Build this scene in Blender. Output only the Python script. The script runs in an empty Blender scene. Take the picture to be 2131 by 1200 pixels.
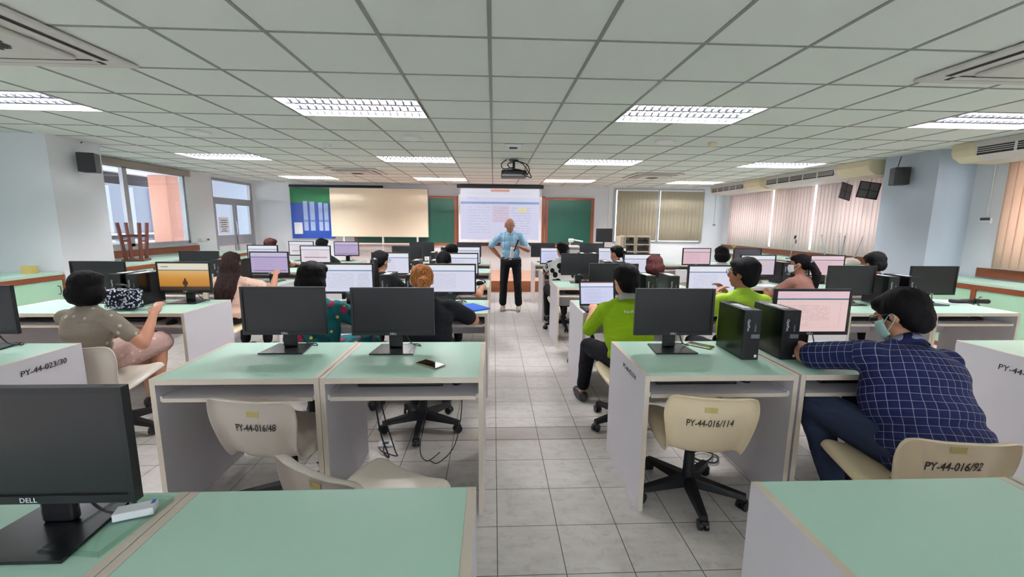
import bpy, bmesh, math, random
from mathutils import Vector, Matrix, Euler, noise
random.seed(7)
SC = bpy.context.scene
COL = SC.collection
PI = math.pi
def V(*a): return Vector(a)

# ------------------------------------------------------------------ camera, world, exposure
CAM_H = 1.5
def setup_camera():
    f, p, y, r = 879.0, 0.15238, 0.04446, 0.00913
    fw = V(math.sin(y)*math.cos(p), math.cos(y)*math.cos(p), -math.sin(p))
    rt = V(math.cos(y), -math.sin(y), 0); up = rt.cross(fw)
    R = rt*math.cos(r) + up*math.sin(r); U = -rt*math.sin(r) + up*math.cos(r)
    cam = bpy.data.cameras.new('camera'); o = bpy.data.objects.new('camera', cam); COL.objects.link(o)
    cam.sensor_width = 36; cam.lens = f/2131*36; cam.clip_start = .02; cam.clip_end = 300
    m = Matrix(((R.x, U.x, -fw.x, 0), (R.y, U.y, -fw.y, 0), (R.z, U.z, -fw.z, CAM_H), (0, 0, 0, 1)))
    o.matrix_world = m
    SC.camera = o
setup_camera()
w = bpy.data.worlds.new('overcast_sky'); SC.world = w; w.use_nodes = True
bg = w.node_tree.nodes['Background']; bg.inputs[0].default_value = (.97, .96, 1, 1); bg.inputs[1].default_value = 5.4
SC.view_settings.view_transform = 'Standard'; SC.view_settings.look = 'None'; SC.view_settings.gamma = 1
SC.view_settings.use_curve_mapping = False; SC.view_settings.exposure = 0.0
LAMP_W = 200

# ------------------------------------------------------------------ materials
def lin(c):
    return tuple(((x/255)/12.92 if x/255 <= .04045 else (((x/255)+.055)/1.055)**2.4) for x in c)
MATS = {}
class NT:
    """small node helper"""
    def __init__(s, name, rough=.6, spec=.5, metal=0.):
        m = bpy.data.materials.new(name); m.use_nodes = True; s.m = m; s.t = m.node_tree; s.n = s.t.nodes; s.l = s.t.links
        s.b = s.n['Principled BSDF']; s.b.inputs['Roughness'].default_value = rough
        s.b.inputs['Specular IOR Level'].default_value = spec; s.b.inputs['Metallic'].default_value = metal
    def nd(s, typ, **kw):
        n = s.n.new(typ)
        for k, v in kw.items(): setattr(n, k, v)
        return n
    def link(s, a, b): s.l.new(a, b)
    def setin(s, sock, v):
        if hasattr(v, 'is_output') or isinstance(v, bpy.types.NodeSocket): s.l.new(v, sock)
        else: sock.default_value = v
    def math(s, op, a, b=None, c=None):
        n = s.nd('ShaderNodeMath', operation=op); s.setin(n.inputs[0], a)
        if b is not None: s.setin(n.inputs[1], b)
        if c is not None: s.setin(n.inputs[2], c)
        return n.outputs[0]
    def mix(s, fac, a, b):
        n = s.nd('ShaderNodeMix', data_type='RGBA'); s.setin(n.inputs[0], fac)
        for i, v in ((6, a), (7, b)):
            if isinstance(v, tuple): n.inputs[i].default_value = (*v[:3], 1)
            else: s.l.new(v, n.inputs[i])
        return n.outputs[2]
    def coord(s, kind='Object'):
        return s.nd('ShaderNodeTexCoord').outputs[kind]
    def sep(s, v):
        n = s.nd('ShaderNodeSeparateXYZ'); s.l.new(v, n.inputs[0]); return n.outputs
    def map(s, v, scale=(1, 1, 1), loc=(0, 0, 0)):
        n = s.nd('ShaderNodeMapping'); s.l.new(v, n.inputs[0]); n.inputs[3].default_value = scale; n.inputs[1].default_value = loc
        return n.outputs[0]
    def noise(s, v, scale, detail=3., out=0, rough=.5):
        n = s.nd('ShaderNodeTexNoise'); s.l.new(v, n.inputs['Vector']); n.inputs['Scale'].default_value = scale
        n.inputs['Detail'].default_value = detail; n.inputs['Roughness'].default_value = rough
        return n.outputs[out]
    def bump(s, h, strength=.1, dist=.01):
        n = s.nd('ShaderNodeBump'); n.inputs['Strength'].default_value = strength; n.inputs['Distance'].default_value = dist
        s.l.new(h, n.inputs['Height']); s.l.new(n.outputs[0], s.b.inputs['Normal'])
    def color(s, v):
        if isinstance(v, tuple): s.b.inputs['Base Color'].default_value = (*v[:3], 1)
        else: s.l.new(v, s.b.inputs['Base Color'])

def simple(name, rgb, rough=.6, spec=.5, metal=0., var=.06, scale=9., bump=0.):
    if name in MATS: return MATS[name]
    t = NT(name, rough, spec, metal); c = lin(rgb)
    co = t.coord(); nz = t.noise(co, scale, 4.)
    t.color(t.mix(nz, tuple(x*(1-var) for x in c), tuple(min(1, x*(1+var)) for x in c)))
    if bump: t.bump(t.noise(co, scale*12, 2.), bump, .002)
    MATS[name] = t.m
    return t.m

M_mint = simple('mint_laminate', (184, 220, 203), .33, .45, var=.03, scale=3)
M_edge = simple('beige_edge_band', (212, 200, 184), .5, var=.04)
M_lilac = simple('grey_lilac_laminate', (216, 212, 218), .5, var=.04, scale=4)
M_black = simple('black_plastic', (22, 23, 27), .42, .45, var=.1)
M_black2 = simple('black_gloss_plastic', (13, 14, 18), .25, .5, var=.1)
M_dkgrey = simple('dark_grey_plastic', (56, 57, 64), .45)
M_screen_off = simple('dark_switched_off_screen', (24, 23, 28), .32, .5, var=.05)
M_silver = simple('silver_plastic', (150, 150, 155), .3, metal=.4)
M_chrome = simple('chrome', (200, 200, 205), .18, metal=1.)
M_cream = simple('cream_plastic', (236, 218, 184), .3, .5, var=.03, scale=3)
M_cream2 = simple('greyish_cream_plastic', (216, 206, 194), .3, .5, var=.04, scale=3)
M_wall = simple('white_wall_paint', (224, 227, 231), .85, .2, var=.015, scale=2)
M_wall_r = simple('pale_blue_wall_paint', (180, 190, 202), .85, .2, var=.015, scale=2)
M_white = simple('white_paint', (225, 225, 226), .6)
M_paper = simple('white_paper', (235, 236, 240), .7, var=.02)
M_alu = simple('brushed_aluminium', (172, 172, 176), .4, metal=.5)
M_brown = simple('brown_wood_trim', (128, 66, 36), .45, var=.15, scale=14)
M_brown2 = simple('dark_red_wood', (105, 52, 42), .45, var=.15, scale=14)
M_cab = simple('pale_green_cabinet_laminate', (172, 214, 184), .45, var=.03)
M_ceil = simple('ceiling_tile', (225, 230, 225), .9, .15, var=.02, scale=1.5, bump=.05)
M_tbar = simple('ceiling_grid_metal', (132, 134, 130), .5)
M_ac = simple('aircon_grey_casing', (205, 200, 196), .5)
M_ac2 = simple('aircon_yellowed_plastic', (214, 203, 172), .5)
M_dark = simple('dark_vent', (30, 30, 32), .7)
M_text = simple('black_marker_ink', (38, 36, 42), .6)
M_textw = simple('white_print', (225, 228, 232), .5)
M_sticker = simple('yellow_sticker', (206, 190, 120), .5)
M_green = simple('green_chalkboard', (8, 74, 58), .5, var=.12, scale=3)
M_frame = simple('chalkboard_wood_frame', (132, 70, 42), .5, var=.1)
M_board = simple('cream_board', (236, 222, 198), .45, .4, var=.015, scale=2)
M_darkcable = simple('black_cable', (16, 16, 18), .5)
M_skin = simple('skin', (196, 140, 112), .5, .4, var=.05, scale=14)
M_skin2 = simple('tanned_skin', (150, 98, 74), .5, .4, var=.06, scale=14)
M_maskw = simple('white_face_mask', (225, 232, 236), .7)
M_maskg = simple('pale_green_face_mask', (176, 214, 208), .7)
M_glassdark = simple('dark_spectacle_frame', (25, 25, 30), .3)

def mat_floor():
    t = NT('grey_floor_tiles', .42, .4)
    co = t.coord(); s = t.sep(co)
    n1 = t.noise(t.map(co, (2.2, 9, 1)), 1.6, 6., rough=.65)
    n2 = t.noise(t.map(co, (1.0, 2.0, 1), (3, 1, 0)), 1.2, 4.)
    n3 = t.noise(t.map(co, (2.5, 3.5, 1), (7, 2, 0)), 6, 6., rough=.7)
    a = t.mix(n1, lin((176, 172, 168)), lin((228, 225, 222)))
    b = t.mix(t.math('MULTIPLY', t.math('SUBTRACT', n3, .5), 2.2), a, lin((140, 130, 123)))
    c = t.mix(t.math('MULTIPLY', n2, .35), b, lin((196, 180, 170)))
    # grout: 0.30 m tiles; a narrow cover strip crosses the room at Y 2.77..2.95
    def line(v, off, w):
        fr = t.math('FRACT', t.math('ADD', t.math('MULTIPLY', v, 1/.3), off))
        d = t.math('ABSOLUTE', t.math('SUBTRACT', fr, .5))
        return t.math('GREATER_THAN', d, .5-w)
    gx = line(s[0], -.07+10, .0075)
    gy = line(s[1], -.37+10, .0065)
    strip_in = t.math('LESS_THAN', t.math('ABSOLUTE', t.math('SUBTRACT', s[1], 2.86)), .09)
    gy = t.math('MULTIPLY', gy, t.math('SUBTRACT', 1., strip_in))
    e = t.math('LESS_THAN', t.math('ABSOLUTE', t.math('SUBTRACT', t.math('ABSOLUTE', t.math('SUBTRACT', s[1], 2.86)), .09)), .004)
    g = t.math('MAXIMUM', t.math('MAXIMUM', gx, gy), e)
    c2 = t.mix(t.math('MULTIPLY', strip_in, .45), c, lin((150, 138, 128)))
    t.color(t.mix(g, c2, lin((84, 82, 80))))
    t.link(t.math('ADD', t.math('MULTIPLY', n1, .2), .24), t.b.inputs['Roughness'])
    t.bump(t.math('SUBTRACT', 1., g), .3, .003)
    return t.m
M_floor = mat_floor()

def mat_screen(name, bgc, rects=(), strength=1.0, grad=None):
    """emissive display: rects are (u0,v0,u1,v1,colour) or with a 6th item 'text' for rows of writing"""
    t = NT(name, .3, .4); uv = t.nd('ShaderNodeUVMap').outputs[0]; s = t.sep(uv)
    col = lin(bgc)
    if grad: col = t.mix(s[1], lin(grad[0]), lin(grad[1]))
    for r in rects:
        u0, v0, u1, v1, c = r[:5]
        k = t.math('MULTIPLY', t.math('MULTIPLY', t.math('GREATER_THAN', s[0], u0), t.math('LESS_THAN', s[0], u1)),
                   t.math('MULTIPLY', t.math('GREATER_THAN', s[1], v0), t.math('LESS_THAN', s[1], v1)))
        if len(r) > 5:
            rows = r[5]
            fr = t.math('FRACT', t.math('MULTIPLY', s[1], rows))
            line = t.math('MULTIPLY', t.math('GREATER_THAN', fr, .35), t.math('LESS_THAN', fr, .62))
            cell = t.math('FLOOR', t.math('MULTIPLY', s[1], rows))
            cb = t.nd('ShaderNodeCombineXYZ'); t.link(t.math('MULTIPLY', s[0], 26.), cb.inputs[0]); t.link(t.math('MULTIPLY', cell, 3.7), cb.inputs[1])
            nz = t.noise(cb.outputs[0], 1., 2.)
            k = t.math('MULTIPLY', k, t.math('MULTIPLY', line, t.math('MULTIPLY', t.math('GREATER_THAN', nz, .44), .45)))
        col = t.mix(k, col, lin(c))
    t.color((.02, .02, .02))
    if isinstance(col, tuple): t.b.inputs['Emission Color'].default_value = (*col, 1)
    else: t.link(col, t.b.inputs['Emission Color'])
    t.b.inputs['Emission Strength'].default_value = strength
    return t.m
def web(name, bg, bar, body=(150, 150, 165), head=(238, 240, 248), rows=26, extra=(), st=.85):
    return mat_screen(name, bg, ((0, .80, 1, 1, head), (0, .92, 1, .945, (205, 208, 222), 60), (.06, .845, .2, .875, (70, 96, 150), 60), (0, .765, 1, .80, bar),
                                 (.1, .1, .62, .68, body, rows)) + tuple(extra), st)
S_white = web('screen_white_page', (226, 226, 246), (96, 128, 176))
S_table = web('screen_table_page', (222, 224, 244), (92, 130, 180), extra=((.70, .12, .93, .70, (120, 124, 140), 16),))
S_lilac = web('screen_lilac_page', (190, 172, 212), (96, 96, 160), head=(206, 196, 226), extra=((.05, .08, .95, .11, (90, 80, 110)),))
S_orange = web('screen_page_with_orange_lines', (238, 228, 236), (130, 140, 190), extra=((.3, .5, .75, .6, (224, 150, 130), 30), (.1, .28, .9, .32, (110, 70, 80)),))
S_pink = web('screen_pink_page', (232, 196, 208), (60, 120, 140), head=(238, 208, 218), body=(170, 120, 140))
S_pinkform = mat_screen('screen_pink_form_page', (240, 208, 206), ((0, .84, 1, 1, (238, 202, 214)), (.05, .9, .35, .93, (190, 130, 150), 60), (.06, .85, .18, .875, (110, 70, 120), 60), (0, .79, 1, .825, (52, 116, 134)), (.03, .795, .45, .815, (200, 230, 235), 80),
                        (.05, .1, .9, .74, (222, 178, 178)), (.055, .105, .895, .735, (240, 208, 206)), (.14, .28, .75, .66, (140, 90, 96), 30), (.14, .12, .5, .26, (150, 100, 106), 24)), .85)
S_greenbtn = web('screen_page_with_green_button', (214, 198, 214), (90, 100, 120), extra=((.32, .22, .38, .38, (60, 170, 140)), (.1, .55, .8, .68, (226, 200, 186))))
S_blue = web('screen_blue_form_page', (214, 218, 250), (56, 120, 190), extra=((.2, .3, .8, .305, (120, 120, 160)), (.2, .48, .8, .485, (120, 120, 160)), (.2, .12, .8, .125, (120, 120, 160)), (0, .965, 1, 1, (150, 60, 110))))
def mat_sunset():
    t = NT('screen_sunset_wallpaper', .3, .4); uv = t.nd('ShaderNodeUVMap').outputs[0]; s = t.sep(uv)
    r = t.nd('ShaderNodeValToRGB'); t.link(s[1], r.inputs[0]); e = r.color_ramp.elements
    e[0].position = 0; e[0].color = (*lin((52, 34, 20)), 1); e[1].position = 1; e[1].color = (*lin((238, 206, 140)), 1)
    for p, c in ((.12, (70, 48, 30)), (.17, (196, 134, 40)), (.45, (214, 150, 60))):
        q = e.new(p); q.color = (*lin(c), 1)
    col = r.outputs[0]
    def rect(u0, v0, u1, v1, c):
        nonlocal col
        k = t.math('MULTIPLY', t.math('MULTIPLY', t.math('GREATER_THAN', s[0], u0), t.math('LESS_THAN', s[0], u1)),
                   t.math('MULTIPLY', t.math('GREATER_THAN', s[1], v0), t.math('LESS_THAN', s[1], v1)))
        col = t.mix(k, col, lin(c))
    rect(0, .76, 1, 1, (232, 224, 206)); rect(0, .735, 1, .765, (60, 110, 130)); rect(.06, .86, .2, .89, (120, 130, 140))
    rect(.485, .1, .535, .4, (70, 38, 22)); rect(.46, .2, .56, .34, (70, 38, 22)); rect(.495, .38, .525, .45, (70, 38, 22))
    t.color((.02, .02, .02)); t.link(col, t.b.inputs['Emission Color']); t.b.inputs['Emission Strength'].default_value = .85
    return t.m
S_sunset = mat_sunset()
S_proj = mat_screen('projected_web_page', (220, 220, 248), ((0, .83, 1, 1, (232, 232, 246)), (.38, .94, .62, .985, (226, 160, 140)), (.06, .88, .9, .925, (190, 190, 205), 70), (.08, .79, .22, .84, (110, 110, 190), 50),
                    (0, .70, 1, .745, (140, 164, 206)), (.03, .705, .6, .74, (200, 214, 235), 60), (.09, .1, .38, .66, (186, 180, 206), 18), (.40, .34, .62, .67, (222, 206, 228)), (.42, .36, .60, .66, (176, 156, 196), 20),
                    (.64, .1, .90, .66, (150, 150, 175), 20), (.73, .55, .84, .63, (236, 226, 170))), .8)

def mat_glass(name, tint=(.9, .95, .97), rough=0.02):
    m = bpy.data.materials.new(name); m.use_nodes = True; n = m.node_tree.nodes; l = m.node_tree.links
    n.clear(); o = n.new('ShaderNodeOutputMaterial'); tr = n.new('ShaderNodeBsdfTransparent'); tr.inputs[0].default_value = (*tint, 1)
    gl = n.new('ShaderNodeBsdfGlossy'); gl.inputs['Roughness'].default_value = rough; mx = n.new('ShaderNodeMixShader')
    fr = n.new('ShaderNodeLayerWeight'); pw = n.new('ShaderNodeMath'); pw.operation = 'POWER'; pw.inputs[1].default_value = 4.
    ma = n.new('ShaderNodeMath'); ma.operation = 'MULTIPLY_ADD'; ma.inputs[1].default_value = .3; ma.inputs[2].default_value = .03
    l.new(fr.outputs['Facing'], pw.inputs[0]); l.new(pw.outputs[0], ma.inputs[0])
    l.new(ma.outputs[0], mx.inputs[0]); l.new(tr.outputs[0], mx.inputs[1]); l.new(gl.outputs[0], mx.inputs[2]); l.new(mx.outputs[0], o.inputs[0])
    return m
M_glass = mat_glass('window_glass')
M_clear = mat_glass('clear_plastic', (.93, .97, .95), .1)
def mat_blind(name, rgb, trans):
    m = bpy.data.materials.new(name); m.use_nodes = True; n = m.node_tree.nodes; l = m.node_tree.links
    b = n['Principled BSDF']; b.inputs['Base Color'].default_value = (*lin(rgb), 1); b.inputs['Roughness'].default_value = .8
    tr = n.new('ShaderNodeBsdfTranslucent'); tr.inputs[0].default_value = (*lin(rgb), 1); mx = n.new('ShaderNodeMixShader'); mx.inputs[0].default_value = trans
    nz = n.new('ShaderNodeTexNoise'); nz.inputs['Scale'].default_value = 40; bp = n.new('ShaderNodeBump'); bp.inputs['Strength'].default_value = .05
    l.new(nz.outputs[0], bp.inputs['Height']); l.new(bp.outputs[0], b.inputs['Normal'])
    l.new(b.outputs[0], mx.inputs[1]); l.new(tr.outputs[0], mx.inputs[2]); l.new(mx.outputs[0], n['Material Output'].inputs[0])
    return m
M_blind_pink = mat_blind('pinkish_blind_fabric', (244, 230, 226), .32)
M_blind_peach = mat_blind('peach_blind_fabric', (248, 222, 204), .42)
M_blind_beige = simple('beige_blind_fabric', (196, 186, 164), .8, .2, var=.03)
M_lamp_refl = simple('white_reflector', (240, 242, 246), .25, .6, metal=.3, var=.01)

# ------------------------------------------------------------------ mesh helpers
def mesh_obj(name, bm, mats, parent=None, smooth=False):
    me = bpy.data.meshes.new(name); bm.to_mesh(me); bm.free()
    if not isinstance(mats, (list, tuple)): mats = [mats]
    for m in mats: me.materials.append(m)
    if smooth:
        for p in me.polygons: p.use_smooth = True
    o = bpy.data.objects.new(name, me); COL.objects.link(o)
    if parent is not None: o.parent = parent
    return o
def box(bm, x0, x1, y0, y1, z0, z1, mi=0, bev=0., M=None):
    vs = [bm.verts.new((x, y, z)) for x in (x0, x1) for y in (y0, y1) for z in (z0, z1)]
    fs = [(0, 1, 3, 2), (4, 6, 7, 5), (0, 4, 5, 1), (2, 3, 7, 6), (0, 2, 6, 4), (1, 5, 7, 3)]
    F = []
    for f in fs:
        q = bm.faces.new([vs[i] for i in f]); q.material_index = mi; F.append(q)
    if bev:
        es = list({e for f in F for e in f.edges})
        r = bmesh.ops.bevel(bm, geom=es, offset=bev, segments=2, affect='EDGES', profile=.5)
        for f in r['faces']: f.material_index = mi
        if M is not None:
            vs = list({v for f in r['faces'] for v in f.verts} | {v for f in F if f.is_valid for v in f.verts})
    if M is not None: bmesh.ops.transform(bm, matrix=M, verts=[v for v in vs if v.is_valid])
    return vs
def cyl(bm, a, b, r0, r1=None, seg=12, mi=0, cap=True):
    r1 = r0 if r1 is None else r1; a = Vector(a); b = Vector(b); d = b-a
    q = d.to_track_quat('Z', 'Y').to_matrix().to_4x4(); q.translation = (a+b)/2
    r = bmesh.ops.create_cone(bm, cap_ends=cap, segments=seg, radius1=max(r0, 1e-4), radius2=max(r1, 1e-4), depth=d.length, matrix=q)
    for v in r['verts']:
        for f in v.link_faces: f.material_index = mi
    return r['verts']
def ell(bm, c, rad, M=None, sub=3):
    m = Matrix.Translation(Vector(c)) @ (M.to_4x4() if M is not None else Matrix.Identity(4)) @ Matrix.Diagonal((*rad, 1))
    return bmesh.ops.create_icosphere(bm, subdivisions=sub, radius=1, matrix=m)['verts']
def caps(bm, a, b, ra, rb, sub=2):
    ell(bm, a, (ra,)*3, sub=sub); ell(bm, b, (rb,)*3, sub=sub)
    if (Vector(a)-Vector(b)).length > 1e-4: cyl(bm, a, b, ra, rb, 16)
def tube(bm, pts, r, seg=8, mi=0, close=False):
    pts = [Vector(p) for p in pts]
    # catmull-rom resample
    if len(pts) > 2:
        out = []
        for i in range(len(pts)-1):
            p0 = pts[max(i-1, 0)]; p1 = pts[i]; p2 = pts[i+1]; p3 = pts[min(i+2, len(pts)-1)]
            for k in range(6):
                t = k/6
                out.append(.5*((2*p1)+(-p0+p2)*t+(2*p0-5*p1+4*p2-p3)*t*t+(-p0+3*p1-3*p2+p3)*t**3))
        out.append(pts[-1]); pts = out
    rings = []
    for i, p in enumerate(pts):
        d = (pts[min(i+1, len(pts)-1)]-pts[max(i-1, 0)]).normalized()
        u = d.cross(V(0, 0, 1)) if abs(d.z) < .95 else d.cross(V(1, 0, 0)); u.normalize(); v = d.cross(u)
        rings.append([bm.verts.new(p+(u*math.cos(2*PI*k/seg)+v*math.sin(2*PI*k/seg))*r) for k in range(seg)])
    for a, b in zip(rings, rings[1:]):
        for k in range(seg):
            f = bm.faces.new((a[k], a[(k+1) % seg], b[(k+1) % seg], b[k])); f.material_index = mi; f.smooth = True
    bm.faces.new(rings[0][::-1]); bm.faces.new(rings[-1])
def quad_uv(name, corners, mat, parent=None):
    bm = bmesh.new(); uvl = bm.loops.layers.uv.new('UVMap')
    vs = [bm.verts.new(c) for c in corners]; f = bm.faces.new(vs)
    for lp, uv in zip(f.loops, ((0, 0), (1, 0), (1, 1), (0, 1))): lp[uvl].uv = uv
    return mesh_obj(name, bm, mat, parent)
def new_box(name, x0, x1, y0, y1, z0, z1, mat, parent=None, bev=0.):
    bm = bmesh.new(); box(bm, x0, x1, y0, y1, z0, z1, 0, bev); return mesh_obj(name, bm, mat, parent)
def text_obj(name, s, size, mat, parent, M, depth=.0006, shear=0., subdiv=0, fn=None, align='CENTER', spacing=1.):
    cu = bpy.data.curves.new(name, 'FONT'); cu.body = s; cu.size = size; cu.extrude = depth; cu.align_x = align; cu.align_y = 'CENTER'; cu.shear = shear; cu.space_character = spacing
    cu.resolution_u = 3
    t = bpy.data.objects.new(name, cu); COL.objects.link(t)
    bpy.context.view_layer.update()
    me = bpy.data.meshes.new_from_object(t.evaluated_get(bpy.context.evaluated_depsgraph_get()))
    bpy.data.objects.remove(t); bpy.data.curves.remove(cu)
    me.materials.clear(); me.materials.append(mat)
    if M is not None: me.transform(M)
    if fn:
        for v in me.vertices: v.co = fn(v.co)
    o = bpy.data.objects.new(name, me); COL.objects.link(o)
    if parent is not None: o.parent = parent
    return o
XZ = Matrix.Rotation(PI/2, 4, 'X')             # text lying in XZ plane facing -Y

def tag(o, label, cat, group=None, kind=None):
    o['label'] = label; o['category'] = cat
    if group: o['group'] = group
    if kind: o['kind'] = kind
    return o
def thing(name, label, cat, loc=(0, 0, 0), rz=0, group=None):
    o = bpy.data.objects.new(name, None); COL.objects.link(o); o.location = loc; o.rotation_euler = (0, 0, rz); o.empty_display_size = .1
    return tag(o, label, cat, group)
def struct(o): o['kind'] = 'structure'; return o
def dup(root, loc, rz, label, group=None):
    r = root.copy(); COL.objects.link(r); r.location = loc; r.rotation_euler = (0, 0, rz); r['label'] = label
    if group: r['group'] = group
    for ch in list(root.children):
        c = ch.copy(); COL.objects.link(c); c.parent = r
        for g in list(ch.children):
            d = g.copy(); COL.objects.link(d); d.parent = c
    return r

# ------------------------------------------------------------------ room shell
CZ = 2.503; XL, XR, YF, YB = -6.2, 6.3, 11.5, -4.4
GX0, GY0, PX, PY_ = -.024, 2.49, .6, .612
def build_room():
    struct(new_box('floor', XL-.2, XR+.2, YB-.2, YF+.2, -.1, 0, M_floor))
    # lamp cells (column index of left tile, row index)
    bm = bmesh.new()
    rows = {2, 7, 12, -3, -8}; skip = set()
    for c0 in (-8, -3, 2, 7):
        for r in rows: skip |= set() if r == -3 and c0 in (-3, 2) else {(c0, r), (c0+1, r)}
    for c in range(-11, 11):
        for r in range(-14, 15):
            if (c, r) in skip: continue
            x0 = max(GX0+PX*c, XL); x1 = min(GX0+PX*(c+1), XR); y0 = max(GY0+PY_*r, YB); y1 = min(GY0+PY_*(r+1), YF)
            if r == 14: y1 = YF
            if c == 10: x1 = XR
            if x1 <= x0 or y1 <= y0: continue
            box(bm, x0, x1, y0, y1, CZ, CZ+.02)
    box(bm, XL-.2, XR+.2, YB-.2, YF+.2, CZ+.14, CZ+.16)
    struct(mesh_obj('ceiling', bm, M_ceil))
    bm = bmesh.new(); h = .011
    for c in range(-10, 11):
        x = GX0+PX*c
        if c in (-7, -2, 3, 8):       # runs through lamp middles: break at lamps
            y = YB
            for r in sorted(rows):
                ya = GY0+PY_*r
                if ya > YB: box(bm, x-h, x+h, y, ya-.001, CZ-.004, CZ+.001)
                y = ya+PY_
            box(bm, x-h, x+h, y, YF, CZ-.004, CZ+.001)
        else: box(bm, x-h, x+h, YB, YF, CZ-.004, CZ+.001)
    for r in range(-12, 15):
        y = GY0+PY_*r
        box(bm, XL, XR, y-h*.8, y+h*.8, CZ-.0035, CZ+.0015)
    struct(mesh_obj('trim_1', bm, M_tbar))
    # front wall with window opening on the right (X 3.29..5.70, z 1.05..2.42)
    bm = bmesh.new()
    box(bm, XL-.2, 3.29, YF, YF+.2, 0, CZ+.1); box(bm, 3.29, 5.7, YF, YF+.2, 0, 1.05); box(bm, 3.29, 5.7, YF, YF+.2, 2.43, CZ+.1); box(bm, 5.7, XR+.2, YF, YF+.2, 0, CZ+.1)
    struct(mesh_obj('wall_front', bm, M_wall))
    bm = bmesh.new(); box(bm, XL-.2, XR+.2, YB-.2, YB, 0, 1.0); box(bm, XL-.2, XR+.2, YB-.2, YB, 2.4, CZ+.1); box(bm, XL-.2, -4.4, YB-.2, YB, 1.0, 2.4); box(bm, 4.4, XR+.2, YB-.2, YB, 1.0, 2.4)  # opening left for the added rear window
    struct(mesh_obj('wall_back', bm, M_wall))
    # left wall: window Y 6.3..9.0 z 1.05..2.42 ; door Y 9.8..11.4 z 0..2.46
    bm = bmesh.new(); a, b = XL-.15, XL
    box(bm, a, b, YB, 6.3, 0, CZ+.1); box(bm, a, b, 6.3, 9.02, 0, 1.05); box(bm, a, b, 6.3, 9.02, 2.42, CZ+.1)
    box(bm, a, b, 9.02, 9.8, 0, CZ+.1); box(bm, a, b, 9.8, 11.4, 2.46, CZ+.1); box(bm, a, b, 11.4, YF, 0, CZ+.1)
    struct(mesh_obj('wall_left', bm, M_wall))
    struct(new_box('wall_left_pillar', XL, -5.28, 5.42, 6.12, 0, CZ-.001, M_wall))
    # right wall: far window Y 6.6..11.0, near window Y 2.6..5.05, z .97..2.3
    bm = bmesh.new(); a, b = XR, XR+.15
    box(bm, a, b, YB, 2.2, 0, CZ+.1); box(bm, a, b, 2.2, 4.98, 0, .98); box(bm, a, b, 2.2, 4.98, 2.35, CZ+.1); box(bm, a, b, 4.98, 6.5, 0, CZ+.1)
    box(bm, a, b, 6.5, 11.05, 0, .98); box(bm, a, b, 6.5, 11.05, 2.35, CZ+.1); box(bm, a, b, 11.05, YF, 0, CZ+.1)
    struct(mesh_obj('wall_right', bm, M_wall))
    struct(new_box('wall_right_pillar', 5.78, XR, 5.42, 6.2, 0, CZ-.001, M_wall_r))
    # window frames: aluminium
    def win(name, x, ys, z0, z1, side, t=.05):
        e = thing(name, '', 'window'); del e['label']; del e['category']; struct(e)
        bm = bmesh.new(); xa, xb = (x-.09, x-.03) if side < 0 else (x+.03, x+.09)
        y0, y1 = ys[0], ys[-1]
        box(bm, xa, xb, y0, y1, z0, z0+t); box(bm, xa, xb, y0, y1, z1-t, z1)
        for i, y in enumerate(ys):
            if i == 0: box(bm, xa, xb, y, y+t, z0, z1)
            elif i == len(ys)-1: box(bm, xa, xb, y-t, y, z0, z1)
            else: box(bm, xa, xb, y-t*.9, y+t*.9, z0, z1)
        mesh_obj('window_frame', bm, M_alu, e)
        new_box('window_pane', (xa+xb)/2-.003, (xa+xb)/2+.003, y0+t, y1-t, z0+t, z1-t, M_glass, e)
        return e
    win('window_1', XL, [6.3, 7.62, 9.02], 1.05, 2.42, -1)
    win('window_2', XR, [6.5, 7.6, 8.75, 9.9, 11.05], .98, 2.35, 1)
    win('window_3', XR, [2.2, 3.6, 4.98], .98, 2.35, 1)
    struct(new_box('trim_2', XL-.01, XL+.04, 6.2, 9.1, 2.38, 2.49, simple('taupe_rail', (150, 140, 132), .5)))
    struct(new_box('trim_3', XL, XL+.02, 6.15, 9.2, .88, 1.0, M_brown))
    struct(new_box('trim_4', XL+.001, XL+.05, 6.15, 9.1, 1.0, 1.05, M_alu))
    struct(new_box('trim_5', XR-.03, XR, 6.22, 11.45, .88, .99, M_brown))
    struct(new_box('trim_6', XR-.03, XR, 1.2, 5.2, .88, .99, M_brown))
    e = thing('added_rear_window', '', 'w'); del e['label']; del e['category']; struct(e); bm = bmesh.new()  # unseen rear window, added behind the camera to let in more daylight
    for k in range(7):
        x = -4.37+k*8.74/6; box(bm, x-.03, x+.03, YB-.12, YB-.06, 1.0, 2.4)
    for z in (1.03, 2.37): box(bm, -4.4, 4.4, YB-.121, YB-.059, z-.03, z+.03)
    mesh_obj('window_frame', bm, M_alu, e); new_box('window_pane', -4.38, 4.38, YB-.093, YB-.087, 1.02, 2.38, M_glass, e)
    # front window frame
    e = thing('window_4', '', 'w'); del e['label']; del e['category']; struct(e)
    bm = bmesh.new()
    for x in (3.27, 4.47, 5.68): box(bm, x-.03, x+.03, YF-.02, YF+.05, 1.02, 2.45)
    for z in (1.03, 2.44): box(bm, 3.24, 5.71, YF-.021, YF+.05, z-.025, z+.025)
    mesh_obj('window_frame', bm, M_alu, e)
    new_box('window_pane', 3.3, 5.65, YF+.1, YF+.106, 1.05, 2.42, M_glass, e)
    # vertical moulding right of chalkboard
    struct(new_box('trim_7', 3.10, 3.20, YF-.03, YF, .25, CZ-.001, M_white))
    # double door with transom, left wall
    e = thing('door_1', '', 'd'); del e['label']; del e['category']; struct(e)
    xa, xb = XL-.1, XL-.03; bm = bmesh.new()
    for y in (9.8, 11.33): box(bm, xa, xb, y, y+.07, 0, 2.46)
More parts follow.
